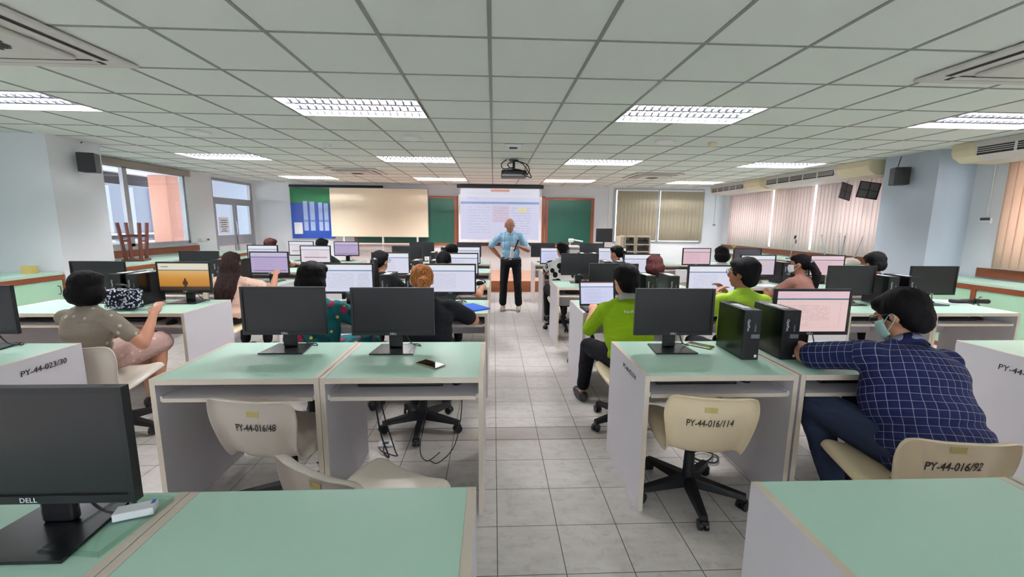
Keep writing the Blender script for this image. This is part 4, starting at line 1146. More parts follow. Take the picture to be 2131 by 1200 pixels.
    for S, E_, W in ((SL_, eL, wL), (SR_, eR, wR)):
        if sleeve <= 1: P = S+(E_-S)*sleeve; caps(bm, S, P, .058*fa, .056*fa)
        else: caps(bm, S, E_, .058*fa, .050*fa); caps(bm, E_, E_+(W-E_)*(sleeve-1), .050*fa, .036)
    if b_hem > 1.1: caps(bm, pel+V(-.05*bulk, -.03, .0), pel+V(.05*bulk, -.03, .0), .115*bulk, .115*bulk)
    topo = blob('shirt', bm, top, e, max(vox, .009), 8, .010, .12)
    shirt_uv(topo, pel, up, rt, fw, ((SL_, eL), (SR_, eR)), ((eL, wL), (eR, wR)))
    # --- bottoms
    bm = bmesh.new()
    ell(bm, pel+V(0, 0, -.012), (.168*bulk, .135*bulk, .098) if not stand else (.182, .152, .115))
    for hip, kn, an in legs:
        if skirt:
            caps(bm, hip, kn, .098*fa, .088*fa)
        else:
            caps(bm, hip, kn, .088*fa, .066*fa); caps(bm, kn, kn*.1+an*.9, .064*fa, .052 if not stand else .066)
    if skirt: caps(bm, (legs[0][0]+legs[1][0])/2, (legs[0][1]+legs[1][1])/2, .10, .085)
    blob('skirt' if skirt else 'trousers', bm, bottom, e, max(vox, .010), 5, .012, .1)
    # --- shoes
    sm = shoes or M_black
    for hip, kn, an in legs:
        bm = bmesh.new(); caps(bm, an+V(0, -.03, -.045), an+V(0, .14, -.058), .044, .036); ell(bm, an+V(0, .05, -.082), (.044, .125, .014)); blob('shoe', bm, sm, e, .01, 3)
    # --- hair
    bm = bmesh.new(); dsp = .012
    if hairstyle == 'short':
        ell(bm, HP(0, -.024, .036), (.096*sc, .102*sc, .098*sc), Mh); ell(bm, HP(0, -.055, -.025), (.084*sc, .06*sc, .078*sc), Mh)
        ell(bm, HP(0, .03, .075), (.075*sc, .065*sc, .045*sc), Mh)
    elif hairstyle == 'bob':
        ell(bm, HP(0, -.02, .035), (.098*sc, .105*sc, .10*sc), Mh); ell(bm, HP(0, -.03, -.035), (.118*sc, .098*sc, .095*sc), Mh)
        ell(bm, HP(0, .03, .075), (.08*sc, .07*sc, .045*sc), Mh)
    elif hairstyle == 'long':
        ell(bm, HP(0, -.02, .035), (.092*sc, .10*sc, .097*sc), Mh); ell(bm, HP(0, .03, .075), (.075*sc, .065*sc, .045*sc), Mh)
        a = HP(0, -.06, -.02)
        for ox in (-.05, 0, .05):
            p1 = a+V(ox, -.01, -.08); p2 = nb+V(ox*1.3, -.12, -.12); p3 = nb+V(ox*1.1-.01, -.15, -.26)
            caps(bm, a+V(ox*.7, 0, 0), p1, .065, .058); caps(bm, p1, p2, .058, .05); caps(bm, p2, p3, .05, .026)
    elif hairstyle in ('ponytail', 'lowpony'):
        ell(bm, HP(0, -.02, .034), (.086*sc, .097*sc, .092*sc), Mh); ell(bm, HP(0, -.05, -.01), (.07*sc, .055*sc, .06*sc), Mh); ell(bm, HP(0, .03, .072), (.072*sc, .062*sc, .042*sc), Mh)
        a = HP(0, -.125, .0 if hairstyle == 'ponytail' else -.02); b = a+V(.02, -.05, -.10); c = nb+V(.03, -.14, -.10 if hairstyle == 'ponytail' else -.24)
        caps(bm, HP(0, -.09, 0), a, .035, .035); caps(bm, a, b, .042, .046); caps(bm, b, c, .046, .02)
    elif hairstyle == 'bun':
        ell(bm, HP(0, -.02, .034), (.086*sc, .097*sc, .092*sc), Mh); ell(bm, HP(0, -.05, -.02), (.07*sc, .055*sc, .06*sc), Mh); ell(bm, HP(0, .03, .072), (.072*sc, .062*sc, .042*sc), Mh)
        ell(bm, HP(0, -.11, -.05), (.045, .04, .05), Mh)
    if hairstyle == 'balding':
        for s_ in (-1, 1): ell(bm, HP(s_*.071, -.03, .012), (.012, .045, .032), Mh)
        ell(bm, HP(0, -.088, 0), (.055, .012, .035), Mh); dsp = 0
    blob('hair', bm, hair, e, max(vox, .009) if hairstyle != 'balding' else .006, 3, dsp, .03)
    if hairstyle in ('ponytail', 'lowpony'):
        bm = bmesh.new(); q = HP(0, -.115, 0); cyl(bm, q+V(0, .012, 0), q+V(0, -.012, 0), .04, .04, 20); mesh_obj('hair_tie', bm, M_edge if hairstyle == 'ponytail' else M_black, e, True)
    def xf(bm): bmesh.ops.transform(bm, matrix=Matrix.Translation(hc) @ Mh.to_4x4() @ Matrix.Scale(sc, 4), verts=bm.verts)
    if mask:
        bm = bmesh.new(); G = []
        for j in range(7):
            row = []
            for i in range(13):
                a = -1.15+2.3*i/12; z = .0-.105*j/6; rr = .078+.028*math.cos(a)**2
                row.append(bm.verts.new((rr*math.sin(a)*.92, .012+rr*math.cos(a)*(1.02-.18*((j-2.5)/3.5)**2), z*(1-.25*abs(a)))))
            G.append(row)
        for j in range(6):
            for i in range(12): bm.faces.new((G[j][i], G[j][i+1], G[j+1][i+1], G[j+1][i]))
        xf(bm); o = mesh_obj('face_mask', bm, mask, e, True); m_ = o.modifiers.new('t', 'SOLIDIFY'); m_.thickness = .002
        for s_ in (-1, 1):
            bm = bmesh.new(); tube(bm, [(s_*.068, .05, -.02), (s_*.088, .0, .01), (s_*.092, -.02, .0), (s_*.088, 0, -.03), (s_*.068, .05, -.06)], .0016, 5)
            xf(bm); mesh_obj('ear_loop', bm, mask, e)
    if glasses:
        bm = bmesh.new()
        for s_ in (-1, 1):
            tube(bm, [(s_*.033+.027*math.cos(a), .103-.004*abs(math.cos(a)), .014+.02*math.sin(a)) for a in [k*PI/6 for k in range(13)]], .0022, 5)
            tube(bm, [(s_*.06, .098, .02), (s_*.083, .05, .018), (s_*.088, -.015, .012)], .002, 5)
        tube(bm, [(-.006, .106, .018), (0, .109, .021), (.006, .106, .018)], .0022, 5)
        xf(bm); mesh_obj('spectacles', bm, M_glassdark, e)
    if face:
        for s_ in (-1, 1):
            bm = bmesh.new(); ell(bm, (s_*.031, .083, .014), (.011, .009, .005)); xf(bm); ey = mesh_obj('eye', bm, M_white, e, True)
            bm = bmesh.new(); ell(bm, (s_*.031, .0905, .014), (.0045, .0032, .0042)); xf(bm); mesh_obj('iris', bm, M_black, ey, True)
            bm = bmesh.new(); tube(bm, [(s_*.016, .094, .034), (s_*.032, .093, .040), (s_*.048, .082, .034)], .0032, 6); xf(bm); mesh_obj('eyebrow', bm, H_greyish, e, True)
        bm = bmesh.new(); ell(bm, (0, .094, -.054), (.021, .006, .003)); ell(bm, (0, .093, -.060), (.016, .006, .004)); xf(bm); mesh_obj('mouth', bm, simple('lips', (150, 84, 76), .5), e, True)
    if collar:
        bm = bmesh.new(); G = []
        for a in range(25):
            th = 2*PI*a/24; c_, s2 = math.cos(th), math.sin(th); ctr = nb+up*.0
            G.append([bm.verts.new(ctr+rt*c_*r_+fw*s2*r_+up*(h_-.02*s2)) for r_, h_ in ((.060*sc, .052), (.076*sc, .022), (.088*sc, -.002))])
        for a in range(24):
            for k in range(2): bm.faces.new((G[a][k], G[a+1][k], G[a+1][k+1], G[a][k+1]))
        o = mesh_obj('collar', bm, collar, e, True); m_ = o.modifiers.new('t', 'SOLIDIFY'); m_.thickness = .003
    if text:
        s, size, dz, dx = text
        # project the print on to the back of the shirt
        from mathutils.bvhtree import BVHTree
        bv = BVHTree.FromObject(topo, bpy.context.evaluated_depsgraph_get())
        def fn(p):
            q = pel+up*(dz+p.y)+rt*(dx+p.x)-fw*.6
            h, n, i, d = bv.ray_cast(q, fw)
            if h is None: h = q+fw*.48
            return h-fw*(.0025+p.z)
        text_obj('shirt_print', s, size, M_textw, e, None, depth=.0005, fn=fn)
    e['_dbg'] = ''; del e['_dbg']
    return e, dict(wL=wL, wR=wR, hc=hc, nb=nb, up=up, fw=fw, rt=rt)

C_bob = cloth_mat('grey_green_blouse_with_pale_tulips', (138, 128, 116), 'spots', ((196, 190, 172),))
C_skirt = cloth_mat('dusty_pink_floral_skirt', (196, 164, 156), 'spots', ((226, 200, 192),))
C_peach = cloth_mat('peach_floral_blouse', (236, 200, 182), 'spots', ((206, 160, 140),))
C_teal = cloth_mat('teal_floral_dress', (24, 92, 98), 'blobs', ((16, 60, 66), (206, 164, 70), (150, 40, 70)))
C_blackt = cloth_mat('black_tshirt', (24, 26, 32))
C_green = cloth_mat('lime_green_polo', (136, 174, 24))
C_green2 = cloth_mat('bright_lime_polo', (164, 200, 60))
C_cow = cloth_mat('black_and_white_cow_print', (226, 224, 222), 'cow')
C_plaid = cloth_mat('navy_plaid_shirt', (28, 34, 78), 'plaid', ((176, 182, 204),))
C_brownp = cloth_mat('brownish_pink_top', (150, 108, 98))
C_dkgreen = cloth_mat('dark_green_top', (34, 48, 48))
C_jeans = cloth_mat('dark_blue_jeans', (46, 56, 78))
C_blacktr = cloth_mat('black_trousers', (16, 17, 22))
C_stripe = cloth_mat('light_blue_striped_shirt', (132, 172, 200), 'stripe', ((168, 200, 220), (92, 138, 172)))
C_white = cloth_mat('white_blouse', (214, 212, 214))
C_greycol = simple('grey_collar', (150, 150, 148), .8)

person('seated person with black bob hair, face mask and patterned grey-green blouse', (-2.92, 3.06, 0), R(-6), C_bob, C_skirt, H_black, 'bob', lean=.12, head=(.05, 0, R(14)), hR=(.31, .24, .79), hL=(-.05, .42, .62), poleR=(.6, -.1, -.9),
       mask=M_maskw, bare_legs=True, skirt=True, vox=.0085, bulk=1.05, tscale=.88, pelvis=(0, 0, .49), legL=((.02, .42, .52), (.10, .36, .09)), legR=((.16, .42, .52), (.2, .3, .09)))
person('person with long dark hair down the back and peach blouse', (-2.80, 4.55, 0), R(-4), C_peach, C_blacktr, H_brown, 'long', lean=.14, head=(.05, 0, R(12)), hR=(.30, .36, .90), bulk=.95, sc=.95, vox=.01)
person('person with black hair in teal floral dress between the two nearest blank monitors', (-1.34, 3.06, 0), R(-10), C_teal, C_teal, H_black, 'bob', lean=.15, head=(.1, 0, R(-15)), hR=(.27, .42, .80), hL=(-.1, .45, .70), skirt=True, sleeve=.9, vox=.0095, bulk=1.25, legR=((.30, .30, .56), (.36, .25, .12)), legL=((.18, .42, .50), (.1, .3, .09)))
person('person with ginger ponytail and black t-shirt', (-.50, 3.02, 0), R(3), C_blackt, C_blacktr, H_ginger, 'ponytail', lean=.22, side=-.06, head=(.05, 0, R(12)), hR=(.22, .42, .78), poleR=(1, -.2, -.5), hL=(-.12, .45, .76), vox=.0085, bulk=1.28, sleeve=.78)
person('person with tied dark hair and black top behind the grey towers', (-1.25, 4.55, 0), R(-5), C_blackt, C_blacktr, H_black, 'lowpony', lean=.25, head=(.1, 0, R(-15)), glasses=True, vox=.011)
person('dark-haired person mostly hidden behind the red-haired person\'s lit monitor'.replace('red-haired person\'s', 'pale'), (-.55, 4.55, 0), 0, C_blackt, C_blacktr, H_black, 'bun', lean=.28, hR=(.42, .36, .76), vox=.011)
person('dark-haired person left of the aisle below the green chalkboard', (-.60, 6.05, 0), 0, C_dkgreen, C_blacktr, H_black, 'short', lean=.08, vox=.012)
person('person with reddish-brown hair in farthest row at far left', (-3.90, 7.5, 0), R(-10), C_blackt, C_blacktr, H_maroon, 'short', lean=.15, head=(.1, 0, R(-20)), vox=.012)
person('person in dark green top at the small lilac-screened monitor', (-3.02, 7.5, 0), R(-20), C_dkgreen, C_blacktr, H_black, 'short', lean=.12, head=(.1, 0, R(-20)), vox=.012)
person('person in black and white cow-print shirt', (1.0, 6.05, 0), R(4), C_cow, C_blacktr, H_black, 'bun', lean=.08, tscale=1.1, head=(.0, 0, R(12)), vox=.011, bulk=1.15)
person('dark-haired person with visible cheek behind the stacked tower tops', (1.84, 6.05, 0), R(10), C_blackt, C_blacktr, H_black, 'lowpony', lean=.25, head=(.1, 0, R(35)), vox=.011)
person('person with maroon hair before the fourth-row white screen', (1.82, 4.55, 0), 0, C_blackt, C_blacktr, H_maroon, 'bob', lean=.3, head=(.25, 0, 0), vox=.011, sc=.95)
person('person in lime green polo with grey collar and printed back', (1.04, 3.04, 0), R(8), C_green, C_blacktr, H_black, 'short', lean=.22, side=-.04, head=(.15, 0, R(8)), hL=(-.14, .46, .78), hR=(.16, .48, .76), poleL=(-.5, -.2, -1), sleeve=1.5, vox=.0085, bulk=1.15,
       collar=C_greycol, text=('Faculty of Pharmacy', .031, .34, .05), legL=((-.20, .36, .50), (-.22, .42, .1)))
person('person in bright lime polo with glasses and hand at chin', (1.90, 3.06, 0), R(6), C_green2, C_blacktr, H_black, 'short', lean=.10, side=.03, tscale=1.12, head=(.02, 0, R(32)), hL=(-.19, .14, .95), hR=(.0, .24, .96), poleL=(-.8, .1, -1), poleR=(.6, .3, -1), sleeve=.9, vox=.0085, bulk=1.12,
       glasses=True, text=('Faculty of Pharmacy', .030, .36, 0), skin=M_skin2)
person('dark-haired person in the far right bank near the far corner', (3.42, 6.05, 0), 0, C_white, C_blacktr, H_black, 'bob', lean=.3, head=(.2, 0, 0), vox=.012)
person('person with long black ponytail, white mask and brownish top', (3.60, 4.58, 0), R(10), C_brownp, C_blacktr, H_black, 'lowpony', lean=.36, head=(.1, 0, R(35)), mask=M_maskw, vox=.01, skin=M_skin2, bulk=.95)
person('person with black hair half hidden behind towers before right pillar', (4.48, 4.55, 0), 0, C_blackt, C_blacktr, H_black, 'short', lean=.42, head=(.3, 0, 0), vox=.011, sc=1.05)
person('large person in navy plaid shirt and jeans bent over the desk', (2.0, 1.74, 0), R(4), C_plaid, C_jeans, H_black, 'short', lean=.46, side=.12, head=(.5, 0, R(15)), hL=(-.12, .64, .80), hR=(.20, .56, .80), poleL=(-1, -.1, -.25), poleR=(1, 0, -.4), sleeve=.86, vox=.0075, bulk=1.5, sc=1.05,
       mask=M_maskg, glasses=True, collar=C_plaid, legL=((-.24, .38, .55), (-.20, .20, .1)), legR=((.12, .45, .52), (.14, .42, .1)), tscale=1.0)
pe, J = person('standing balding person in striped light blue shirt holding a microphone', (.30, 7.25, 0), R(180-6), C_stripe, C_blacktr, H_greyish, 'balding', skin=M_skin2, lean=.12, side=.03, head=(.32, 0, R(14)), headoff=(0, .05, -.03), bulk=1.05, stand=True, face=True, vox=.0085,
       pelvis=(0, 0, .88), hR=(.20, -.05, .93), poleR=(1, -.35, .1), hL=(-.15, .22, 1.13), poleL=(-.6, -.1, -1), sleeve=.85, legL=((-.12, .03, .48), (-.14, 0, .10)), legR=((.12, .03, .48), (.14, 0, .10)), shoes=simple('beige_suede_shoe', (166, 150, 134), .8), collar=C_stripe, tscale=1.04)
bm = bmesh.new(); cyl(bm, (-.17, .0, .87), (.17, .0, .87), .001); bm.free()
bm = bmesh.new()
pts = [(.158*math.cos(a), .131*math.sin(a)+.002, .908) for a in [k*PI/12 for k in range(25)]]
tube(bm, pts, .016, 8); bm2 = mesh_obj('belt', bm, M_black2, pe)
new_box('belt_buckle', -.025, .025, .145, .157, .893, .923, M_silver, pe, .003)
# microphone and hanging white mask
mw = Matrix.Rotation(R(174), 4, 'Z'); mw.translation = (.30, 7.25, 0)
def toW(p): return mw @ Vector(p)
e = thing('microphone', 'black handheld microphone held by the standing person', 'microphone', toW((-.10, .30, 1.12)))
bm = bmesh.new(); a, b = V(.05, .0, -.10), V(-.05, -.02, .09); a, b = V(-.035, -.02, -.07), V(.025, -.03, .085)
cyl(bm, a, b, .011, .015, 16); mesh_obj('handle', bm, M_black, e, False)
bm = bmesh.new(); ell(bm, b+(b-a).normalized()*.02, (.021, .021, .021)); mesh_obj('head', bm, M_dkgrey, e, True)
e = thing('hanging_face_mask', 'white face mask hanging on the standing person\'s shirt'.replace("person's", 'speaker'), 'face mask', toW((-.02, .185, 1.02)))
bm = bmesh.new(); G = [[bm.verts.new((-.035+.07*i/4+.02*(j/5), -.004*math.sin(i*1.2), -.09+.18*j/5)) for i in range(5)] for j in range(6)]
for j in range(5):
    for i in range(4): bm.faces.new((G[j][i], G[j][i+1], G[j+1][i+1], G[j+1][i]))
o = mesh_obj('fabric', bm, M_maskw, e, True); s = o.modifiers.new('t', 'SOLIDIFY'); s.thickness = .004
bm = bmesh.new(); tube(bm, [(.03, 0, .09), (.05, .0, .16), (.03, .01, .26), (-.01, .02, .30)], .002, 5); mesh_obj('strap', bm, M_maskw, e)
# ------------------------------------------------------------------ keyboards, mice, small things
def build_keyboard():
    e = thing('keyboard', '', 'keyboard'); new_box('case', -.22, .22, -.065, .065, 0, .016, M_black, e, .004)
    bm = bmesh.new()
    for j in range(5):
        for i in range(21):
            x = -.205+i*.0205; y = -.048+j*.022
            box(bm, x-.0085, x+.0085, y-.009, y+.009, .0162, .022)
    mesh_obj('keys', bm, M_black2, e); return e
def build_mouse():
    e = thing('computer_mouse', '', 'mouse'); bm = bmesh.new(); vs = ell(bm, (0, 0, .008), (.031, .055, .026))
    bmesh.ops.bisect_plane(bm, geom=bm.verts[:]+bm.edges[:]+bm.faces[:], plane_co=(0, 0, 0), plane_no=(0, 0, -1), clear_outer=True)
    bmesh.ops.holes_fill(bm, edges=[x for x in bm.edges if x.is_boundary]); mesh_obj('body', bm, M_black, e, True)
    bm = bmesh.new(); cyl(bm, (-.004, .022, .033), (.004, .022, .033), .007, seg=12); mesh_obj('scroll_wheel', bm, M_dkgrey, e); return e
KB = build_keyboard(); MS = build_mouse(); kb1 = ms1 = True
TZ = .6486
for b, r, k, dx in (('RC', 1, 0, .0), ('LC', 1, 1, .02), ('LC', 1, 0, -.05), ('RC', 1, 1, .1), ('SL', 2, 0, 0), ('SL', 2, 1, -.1), ('LC', 2, 1, 0), ('LC', 2, 0, 0), ('RC', 2, 0, 0), ('RC', 2, 1, 0), ('RC', 3, 0, .02), ('RS', 2, 1, 0), ('RS', 2, 0, 0), ('RS', 1, 0, 0), ('RC', 4, 0, 0), ('LC', 3, 1, 0)):
    x = BANKS[b][k]+BW/2+dx-.06; y = ROWY[r]+.2; lk = ('left', 'right')[k]
    if (b, r, k) == ('LC', 1, 0): continue
    loc = (x, y, TZ); lab = 'black keyboard on the tray, %s desk, %s of the %s' % (lk, RNAME[r], BNAME[b])
    if kb1: KB.location = loc; KB['label'] = lab; KB['group'] = 'keyboards on trays'; kb1 = False
    else: dup(KB, loc, 0, lab)
    loc = (x+.29, y, TZ); lab = 'black mouse on the tray, %s desk, %s of the %s' % (lk, RNAME[r], BNAME[b])
    if (b, r, k) == ('SL', 2, 1): loc = (-2.68, 3.56, TZ)
    if ms1: MS.location = loc; MS['label'] = lab; MS['group'] = 'mice on trays'; ms1 = False
    else: dup(MS, loc, 0, lab)
# phones
def phone(x, y, rz, label, wdt=.074, ln=.15):
    e = thing('mobile_phone', label, 'phone', (x, y, DT+.0005), rz)
    new_box('body', -wdt/2, wdt/2, -ln/2, ln/2, 0, .008, simple('gold_phone_edge', (150, 138, 112), .35, metal=.5), e, .003)
    new_box('screen', -wdt/2+.004, wdt/2-.004, -ln/2+.004, ln/2-.004, .0081, .0087, simple('glossy_dark_glass', (10, 11, 14), .06, .6), e)
phone(-.335, 2.185, R(52), 'dark mobile phone lying on the mint desk left of the aisle')
phone(1.30, 2.52, R(40), 'dark mobile phone lying behind the blank monitor right of the aisle')
# laptop
e = thing('laptop', 'open laptop with bluish page before the green-shirted person', 'laptop', (.95, 3.74, DT+.0005), R(3))
new_box('base', -.165, .165, -.22, 0.01, 0, .016, M_black, e, .004)
new_box('keyboard_deck', -.15, .15, -.13, -.01, .0162, .018, M_dkgrey, e)
ML = Matrix.Translation((0, .012, .016)) @ Matrix.Rotation(-.22, 4, 'X')
bm = bmesh.new(); box(bm, -.165, .165, 0, .008, 0, .225, M=ML); mesh_obj('lid', bm, M_black, e)
quad_uv('screen', [ML @ V(-.152, -.0012, .018), ML @ V(.152, -.0012, .018), ML @ V(.152, -.0012, .215), ML @ V(-.152, -.0012, .215)], S_blue, e)
# handbag with white flowers
def mat_bag():
    t = NT('navy_bag_with_white_flowers', .8, .2); co = t.coord(); v = t.nd('ShaderNodeTexVoronoi'); t.link(co, v.inputs['Vector']); v.inputs['Scale'].default_value = 48.
    t.color(t.mix(t.math('LESS_THAN', v.outputs['Distance'], .42), lin((18, 22, 44)), lin((214, 216, 226)))); return t.m
MB_ = mat_bag()
e = thing('handbag', 'navy handbag dotted with small white flowers on the desk', 'bag', (-3.13, 3.66, DT+.001), R(-8))
bm = bmesh.new(); caps(bm, (-.07, 0, .07), (.07, 0, .07), .068, .068); caps(bm, (-.09, 0, .07), (.09, 0, .07), .06, .06); box(bm, -.13, .13, -.055, .055, .012, .15); o = blob('body', bm, MB_, e, .008, 6)
bm = bmesh.new(); box(bm, -.135, .135, -.06, .06, .128, .172, 0, .015); mesh_obj('lid', bm, MB_, e, True)
bm = bmesh.new(); tube(bm, [(-.06, 0, .17), (-.04, 0, .205), (.04, 0, .205), (.06, 0, .17)], .008); mesh_obj('handle', bm, M_black, e)
# blue folder, papers, bottle, box, cups
def sheet(name, label, cat, x, y, rz, w_, l_, mat, z=DT, th=.004):
    e = new_box(name, -w_/2, w_/2, -l_/2, l_/2, 0, th, mat); e.location = (x, y, z+.0006); e.rotation_euler = (0, 0, rz); tag(e, label, cat); return e
sheet('folder', 'bright blue folder on the desk edge beside the ginger-haired person', 'folder', -.19, 3.72, R(35), .20, .28, simple('blue_folder_plastic', (30, 90, 200), .4), th=.012)
sheet('paper_sheet', 'white papers under the hand of the person in teal', 'paper', -1.10, 3.66, R(10), .21, .30, M_paper)
sheet('paper_sheet', 'white papers spread by the monitor with green button', 'paper', 3.42, 5.12, R(15), .3, .24, M_paper, th=.012)
sheet('paper_sheet', 'loose white sheet on the aisle edge of laptop desk', 'paper', .86, 3.62, R(-4), .15, .20, M_paper, th=.001)
sheet('notebook', 'white notebook on the desk at the blank farthest right monitor', 'notebook', 4.62, 4.02, R(-10), .2, .26, M_paper, th=.006)
e = thing('white_cloth_item', 'white patterned pouch on the aisle desk in the fourth row left', 'pouch', (-.18, 5.2, DT+.001))
bm = bmesh.new(); ell(bm, (0, 0, .03), (.09, .12, .03)); blob('pouch', bm, C_cow, e, .01, 2); e.name = 'pouch'
e = thing('paper_cup', 'white paper cup behind the left blank monitor', 'cup', (-1.0, 3.80, DT+.001)); bm = bmesh.new(); cyl(bm, (0, 0, 0), (0, 0, .09), .028, .036, 24); mesh_obj('cup_body', bm, M_paper, e, False)
bm = bmesh.new(); cyl(bm, (0, 0, .0905), (0, 0, .094), .037, .037, 24); mesh_obj('rim', bm, M_white, e)
# umbrella on far right desk
e = thing('folded_umbrella', 'black folded umbrella lying on the rightmost desk', 'umbrella', (4.70, 3.93, DT+.03), R(-6))
bm = bmesh.new(); cyl(bm, (-.16, 0, 0), (.06, 0, 0), .018, .026, 14); mesh_obj('canopy', bm, M_black, e, True)
bm = bmesh.new(); cyl(bm, (.06, 0, 0), (.1, 0, 0), .028, .028, 14); cyl(bm, (.105, 0, 0), (.19, 0, 0), .022, .024, 14); ell(bm, (.19, 0, 0), (.024, .024, .024)); mesh_obj('handle', bm, M_black2, e)
# clear plastic tray with small white box (bottom left)
e = thing('plastic_tray', 'clear plastic tray beside the nearest monitor base', 'tray', (-.945, .99, DT+.001), R(-6))
bm = bmesh.new(); box(bm, -.075, .075, -.10, .10, 0, .002)
for a in ((-.075, -.072, -.10, .10), (.072, .075, -.10, .10), (-.072, .072, -.10, -.097), (-.072, .072, .097, .10)): box(bm, *a, .002, .014)
mesh_obj('tray_body', bm, M_clear, e)
e = thing('medicine_box', 'small white box with blue corner lying in the clear tray', 'box', (-.915, 1.025, DT+.0042), R(-70))
new_box('carton', -.019, .019, -.042, .042, 0, .02, M_paper, e, .002)
new_box('blue_print', -.0192, -.002, .03, .0395, .012, .0203, simple('blue_ink', (60, 90, 190), .6), e)
# floor outlet
e = thing('floor_socket', 'white power socket on the floor under the desk', 'socket', (-.73, 2.72, .0005), R(5)); new_box('plate', -.05, .05, -.035, .035, 0, .014, M_white, e, .003); new_box('socket_face', -.02, .02, -.015, .015, .0142, .017, M_dkgrey, e)
# loose cables under desks
def cable(label, pts, r=.005):
    bm = bmesh.new(); tube(bm, pts, r, 7); o = mesh_obj('power_cable', bm, M_darkcable); tag(o, label, 'cable', 'loose cables under desks')
cable('black cable hanging from desk to floor socket', [(-.75, 2.55, .62), (-.74, 2.53, .45), (-.70, 2.5, .2), (-.66, 2.52, .03), (-.72, 2.62, .012), (-.73, 2.70, .03)])
cable('second black cable looping on the floor beside socket', [(-.70, 2.57, .62), (-.70, 2.53, .4), (-.62, 2.50, .1), (-.62, 2.56, .012), (-.72, 2.6, .02), (-.76, 2.66, .014)], .004)
cable('thin black cable hanging left under phone desk', [(-.45, 2.58, .6), (-.42, 2.56, .35), (-.46, 2.5, .1), (-.42, 2.5, .01), (-.35, 2.6, .01)], .003)
cable('thin black cable hanging right under phone desk', [(-.22, 2.58, .6), (-.2, 2.56, .35), (-.24, 2.5, .12), (-.34, 2.48, .01), (-.4, 2.5, .01)], .003)
cable('tangle of black cable under the desk of the marked cream chair', [(1.25, 2.6, .35), (1.3, 2.55, .1), (1.3, 2.5, .012), (1.4, 2.42, .014), (1.46, 2.5, .014), (1.38, 2.56, .014), (1.28, 2.5, .02), (1.3, 2.42, .012), (1.4, 2.46, .022), (1.46, 2.56, .012)])
cable('black cable on the floor under the left marked chair', [(-.86, 2.55, .02), (-.95, 2.45, .012), (-1.05, 2.42, .012), (-.98, 2.5, .014), (-.95, 2.4, .012), (-1.1, 2.5, .012)])
for i, (x0, lab) in enumerate(((-2.72, 'leftmost'), (-2.66, 'middle'), (-2.60, 'rightmost'))):
    cable('%s black cable dangling behind the bob-haired person' % lab, [(x0, 4.05, .62), (x0+.02, 4.0, .4), (x0-.02, 3.96, .15), (x0-.06-.02*i, 3.9, .012), (x0-.15, 3.85, .012)], .005)
# stool upside down on left counter
e = thing('wooden_stool', 'dark red wooden stool turned upside down on the left counter', 'stool', (-5.66, 6.95, .8605), R(18))
new_box('seat', -.14, .14, -.14, .14, 0, .035, M_brown2, e, .006)
for sx in (-1, 1):
    for sy in (-1, 1):
        bm = bmesh.new(); a = V(sx*.095, sy*.095, .0355); b = V(sx*.135, sy*.135, .60); q = (b-a).to_track_quat('Z', 'Y').to_matrix().to_4x4(); q.translation = a
        box(bm, -.019, .019, -.019, .019, 0, (b-a).length, M=q); mesh_obj('leg', bm, M_brown2, e)
bm = bmesh.new()
for s_ in (-1, 1):
    box(bm, -.10, .10, s_*.12-.009, s_*.12+.009, .38, .415); box(bm, s_*.12-.009, s_*.12+.009, -.10, .10, .30, .335)
mesh_obj('stretcher', bm, M_brown2, e)
# small items on left counter
e = thing('yellow_box', 'small yellow box on left counter against the pillar', 'box', (-5.52, 5.25, .8605)); new_box('carton', -.06, .06, -.04, .04, 0, .09, simple('yellow_card', (206, 184, 110), .7), e, .003)
bm = bmesh.new(); tube(bm, [(-5.9, 4.9, .868), (-5.75, 5.0, .875), (-5.6, 4.95, .868), (-5.7, 4.85, .868), (-5.85, 4.95, .88), (-5.65, 5.05, .87)], .012); tag(mesh_obj('coiled_cable', bm, M_darkcable), 'coiled black cable lying on the left counter', 'cable')
# right counter: upturned chair, lamp/microphone stand, papers
e = thing('upturned_chair', 'cream shell chair with chrome legs turned upside down on right counter', 'chair', (5.98, 7.05, .861), R(15))
bm = bmesh.new(); G = []
for j in range(13):
    row = []
    for i in range(9):
        u = -1+i/4; v = j/12; p, n = chair_point(u*.95, v); row.append(bm.verts.new((p.x, p.y, .47-p.z if v < .6 else .47-.43+.02-.28*(p.z-.43)+.02)))
    G.append(row)
mz = min(v.co.z for v in bm.verts)
for v in bm.verts: v.co.z -= mz-.004
for j in range(12):
    for i in range(8): bm.faces.new((G[j][i], G[j][i+1], G[j+1][i+1], G[j+1][i]))
o = mesh_obj('seat_shell', bm, M_cream2, e, True); s = o.modifiers.new('t', 'SOLIDIFY'); s.thickness = .006
zt = .10
for sx in (-1, 1):
    for sy in (-1, 1):
        bm = bmesh.new(); tube(bm, [(sx*.04, sy*.04, zt), (sx*.13, sy*.10, zt+.01), (sx*.17, sy*.14, zt+.06), (sx*.22, sy*.20, zt+.42)], .011); mesh_obj('leg', bm, M_chrome, e)
e = thing('gooseneck_microphone', 'gooseneck microphone on a round base on right counter', 'microphone', (5.86, 8.1, .861))
bm = bmesh.new(); cyl(bm, (0, 0, 0), (0, 0, .018), .085, .075, 24); mesh_obj('base', bm, M_dkgrey, e)
bm = bmesh.new(); tube(bm, [(0, 0, .018), (.01, 0, .15), (.03, 0, .25), (.06, 0, .33), (.05, 0, .40)], .007); mesh_obj('gooseneck', bm, M_chrome, e)
bm = bmesh.new(); cyl(bm, (.05, 0, .40), (.04, -.03, .45), .016, .02, 14); cyl(bm, (.085, 0, .30), (.08, 0, .38), .008); mesh_obj('head', bm, M_black, e)
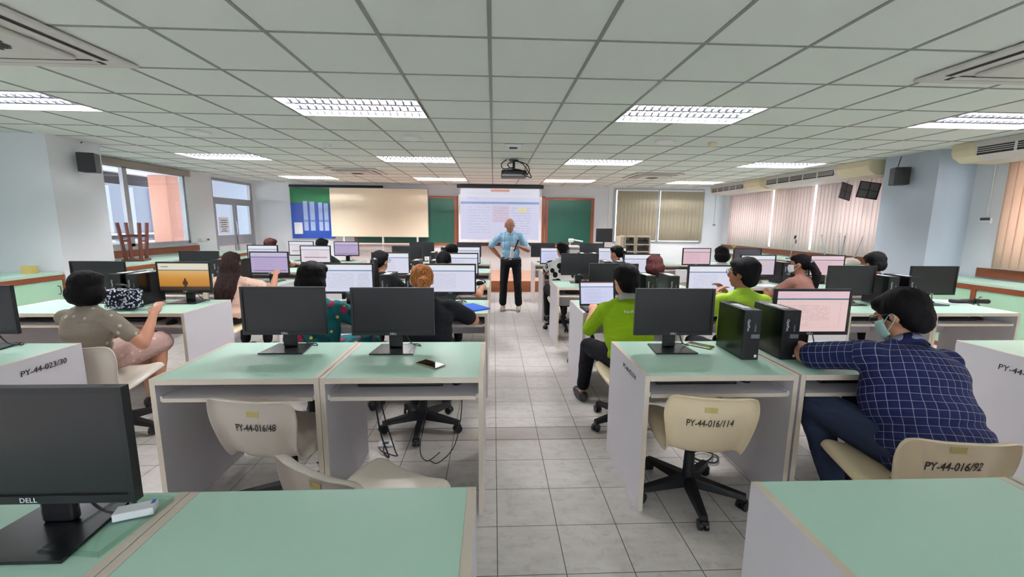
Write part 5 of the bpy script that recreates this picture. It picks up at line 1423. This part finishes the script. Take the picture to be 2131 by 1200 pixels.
for i in range(4):
    sheet('book', 'thin pale book in the stack on the far right counter, %s' % ('bottom one', 'second from bottom', 'second from top', 'top one')[i], 'book', 5.93+.01*i, 9.6-.02*i, R(5*i), .24, .32, (M_paper, M_edge, M_paper, M_white)[i], z=.861+.027*i, th=.026)['group'] = 'stacked books on the counter'
e = thing('small_potted_plant', 'tiny yellow green plant on the far right counter', 'plant', (5.95, 10.25, .861)); bm = bmesh.new(); cyl(bm, (0, 0, 0), (0, 0, .06), .03, .04, 16); mesh_obj('pot', bm, M_white, e)
bm = bmesh.new()
for k in range(9):
    a = k*2.4; tube(bm, [(0, 0, .061), (.02*math.cos(a), .02*math.sin(a), .12), (.06*math.cos(a), .06*math.sin(a), .15)], .008, 5)
mesh_obj('leaves', bm, simple('yellow_green_leaf', (150, 160, 50), .6), e)
# wall details
for (x, y, z, sx, lab, m) in ((XL+.001, 9.25, .98+.12, 0, 'yellowish wall switch between left window and door', M_ac2), (XL+.001, 9.5, 1.1, 0, 'white double wall switch beside left door', M_white)):
    e = thing('wall_switch', lab, 'switch', (x, y, z)); new_box('plate', 0, .012, -.05, .05, -.04, .04, m, e, .002)
    for s_ in (-1, 1): new_box('rocker', .0122, .018, s_*.02-.013, s_*.02+.013, -.02, .02, M_dkgrey if m == M_white else M_ac, e)
e = thing('door_notice', 'white paper notice with printed lines on the left door glass', 'notice', (0, 0, 0))
new_box('paper', XL-.062, XL-.058, 10.02, 10.40, 1.22, 1.58, M_paper, e)
for k in range(6):
    w_ = (.22, .26, .2, .28, .16, .24)[k]; new_box('printed_line', XL-.0578, XL-.0570, 10.21-w_/2, 10.21+w_/2, 1.52-k*.05-.012, 1.52-k*.05+.004, M_dkgrey, e)
e = thing('wall_thermostat', 'white control box on wall right of the right pillar', 'thermostat', (6.299, 5.2, 1.6)); new_box('case', -.03, 0, -.06, .06, -.045, .03, M_white, e, .003); new_box('display', -.032, -.0305, -.055, .055, -.005, .028, M_dkgrey, e)
e = thing('wall_thermostat', 'white control with dark top on front wall corner', 'thermostat', (6.05, YF-.001, 1.5)); new_box('case', -.04, .04, -.02, 0, -.03, .03, M_white, e, .003); new_box('display', -.035, .035, -.022, -.0205, 0, .025, M_dkgrey, e)
def conduit(label, pts):
    bm = bmesh.new(); tube(bm, pts, .008, 6); tag(mesh_obj('wall_conduit', bm, M_white), label, 'conduit')
conduit('thin vertical cable conduit above the control on front wall corner', [(6.05, YF-.012, 1.54), (6.05, YF-.012, 2.0), (6.05, YF-.012, 2.49)])
conduit('thin conduit running down wall right of the right pillar', [(XR-.012, 5.2, 1.64), (XR-.012, 5.2, 2.0), (XR-.012, 5.2, 2.49)])
#@@END
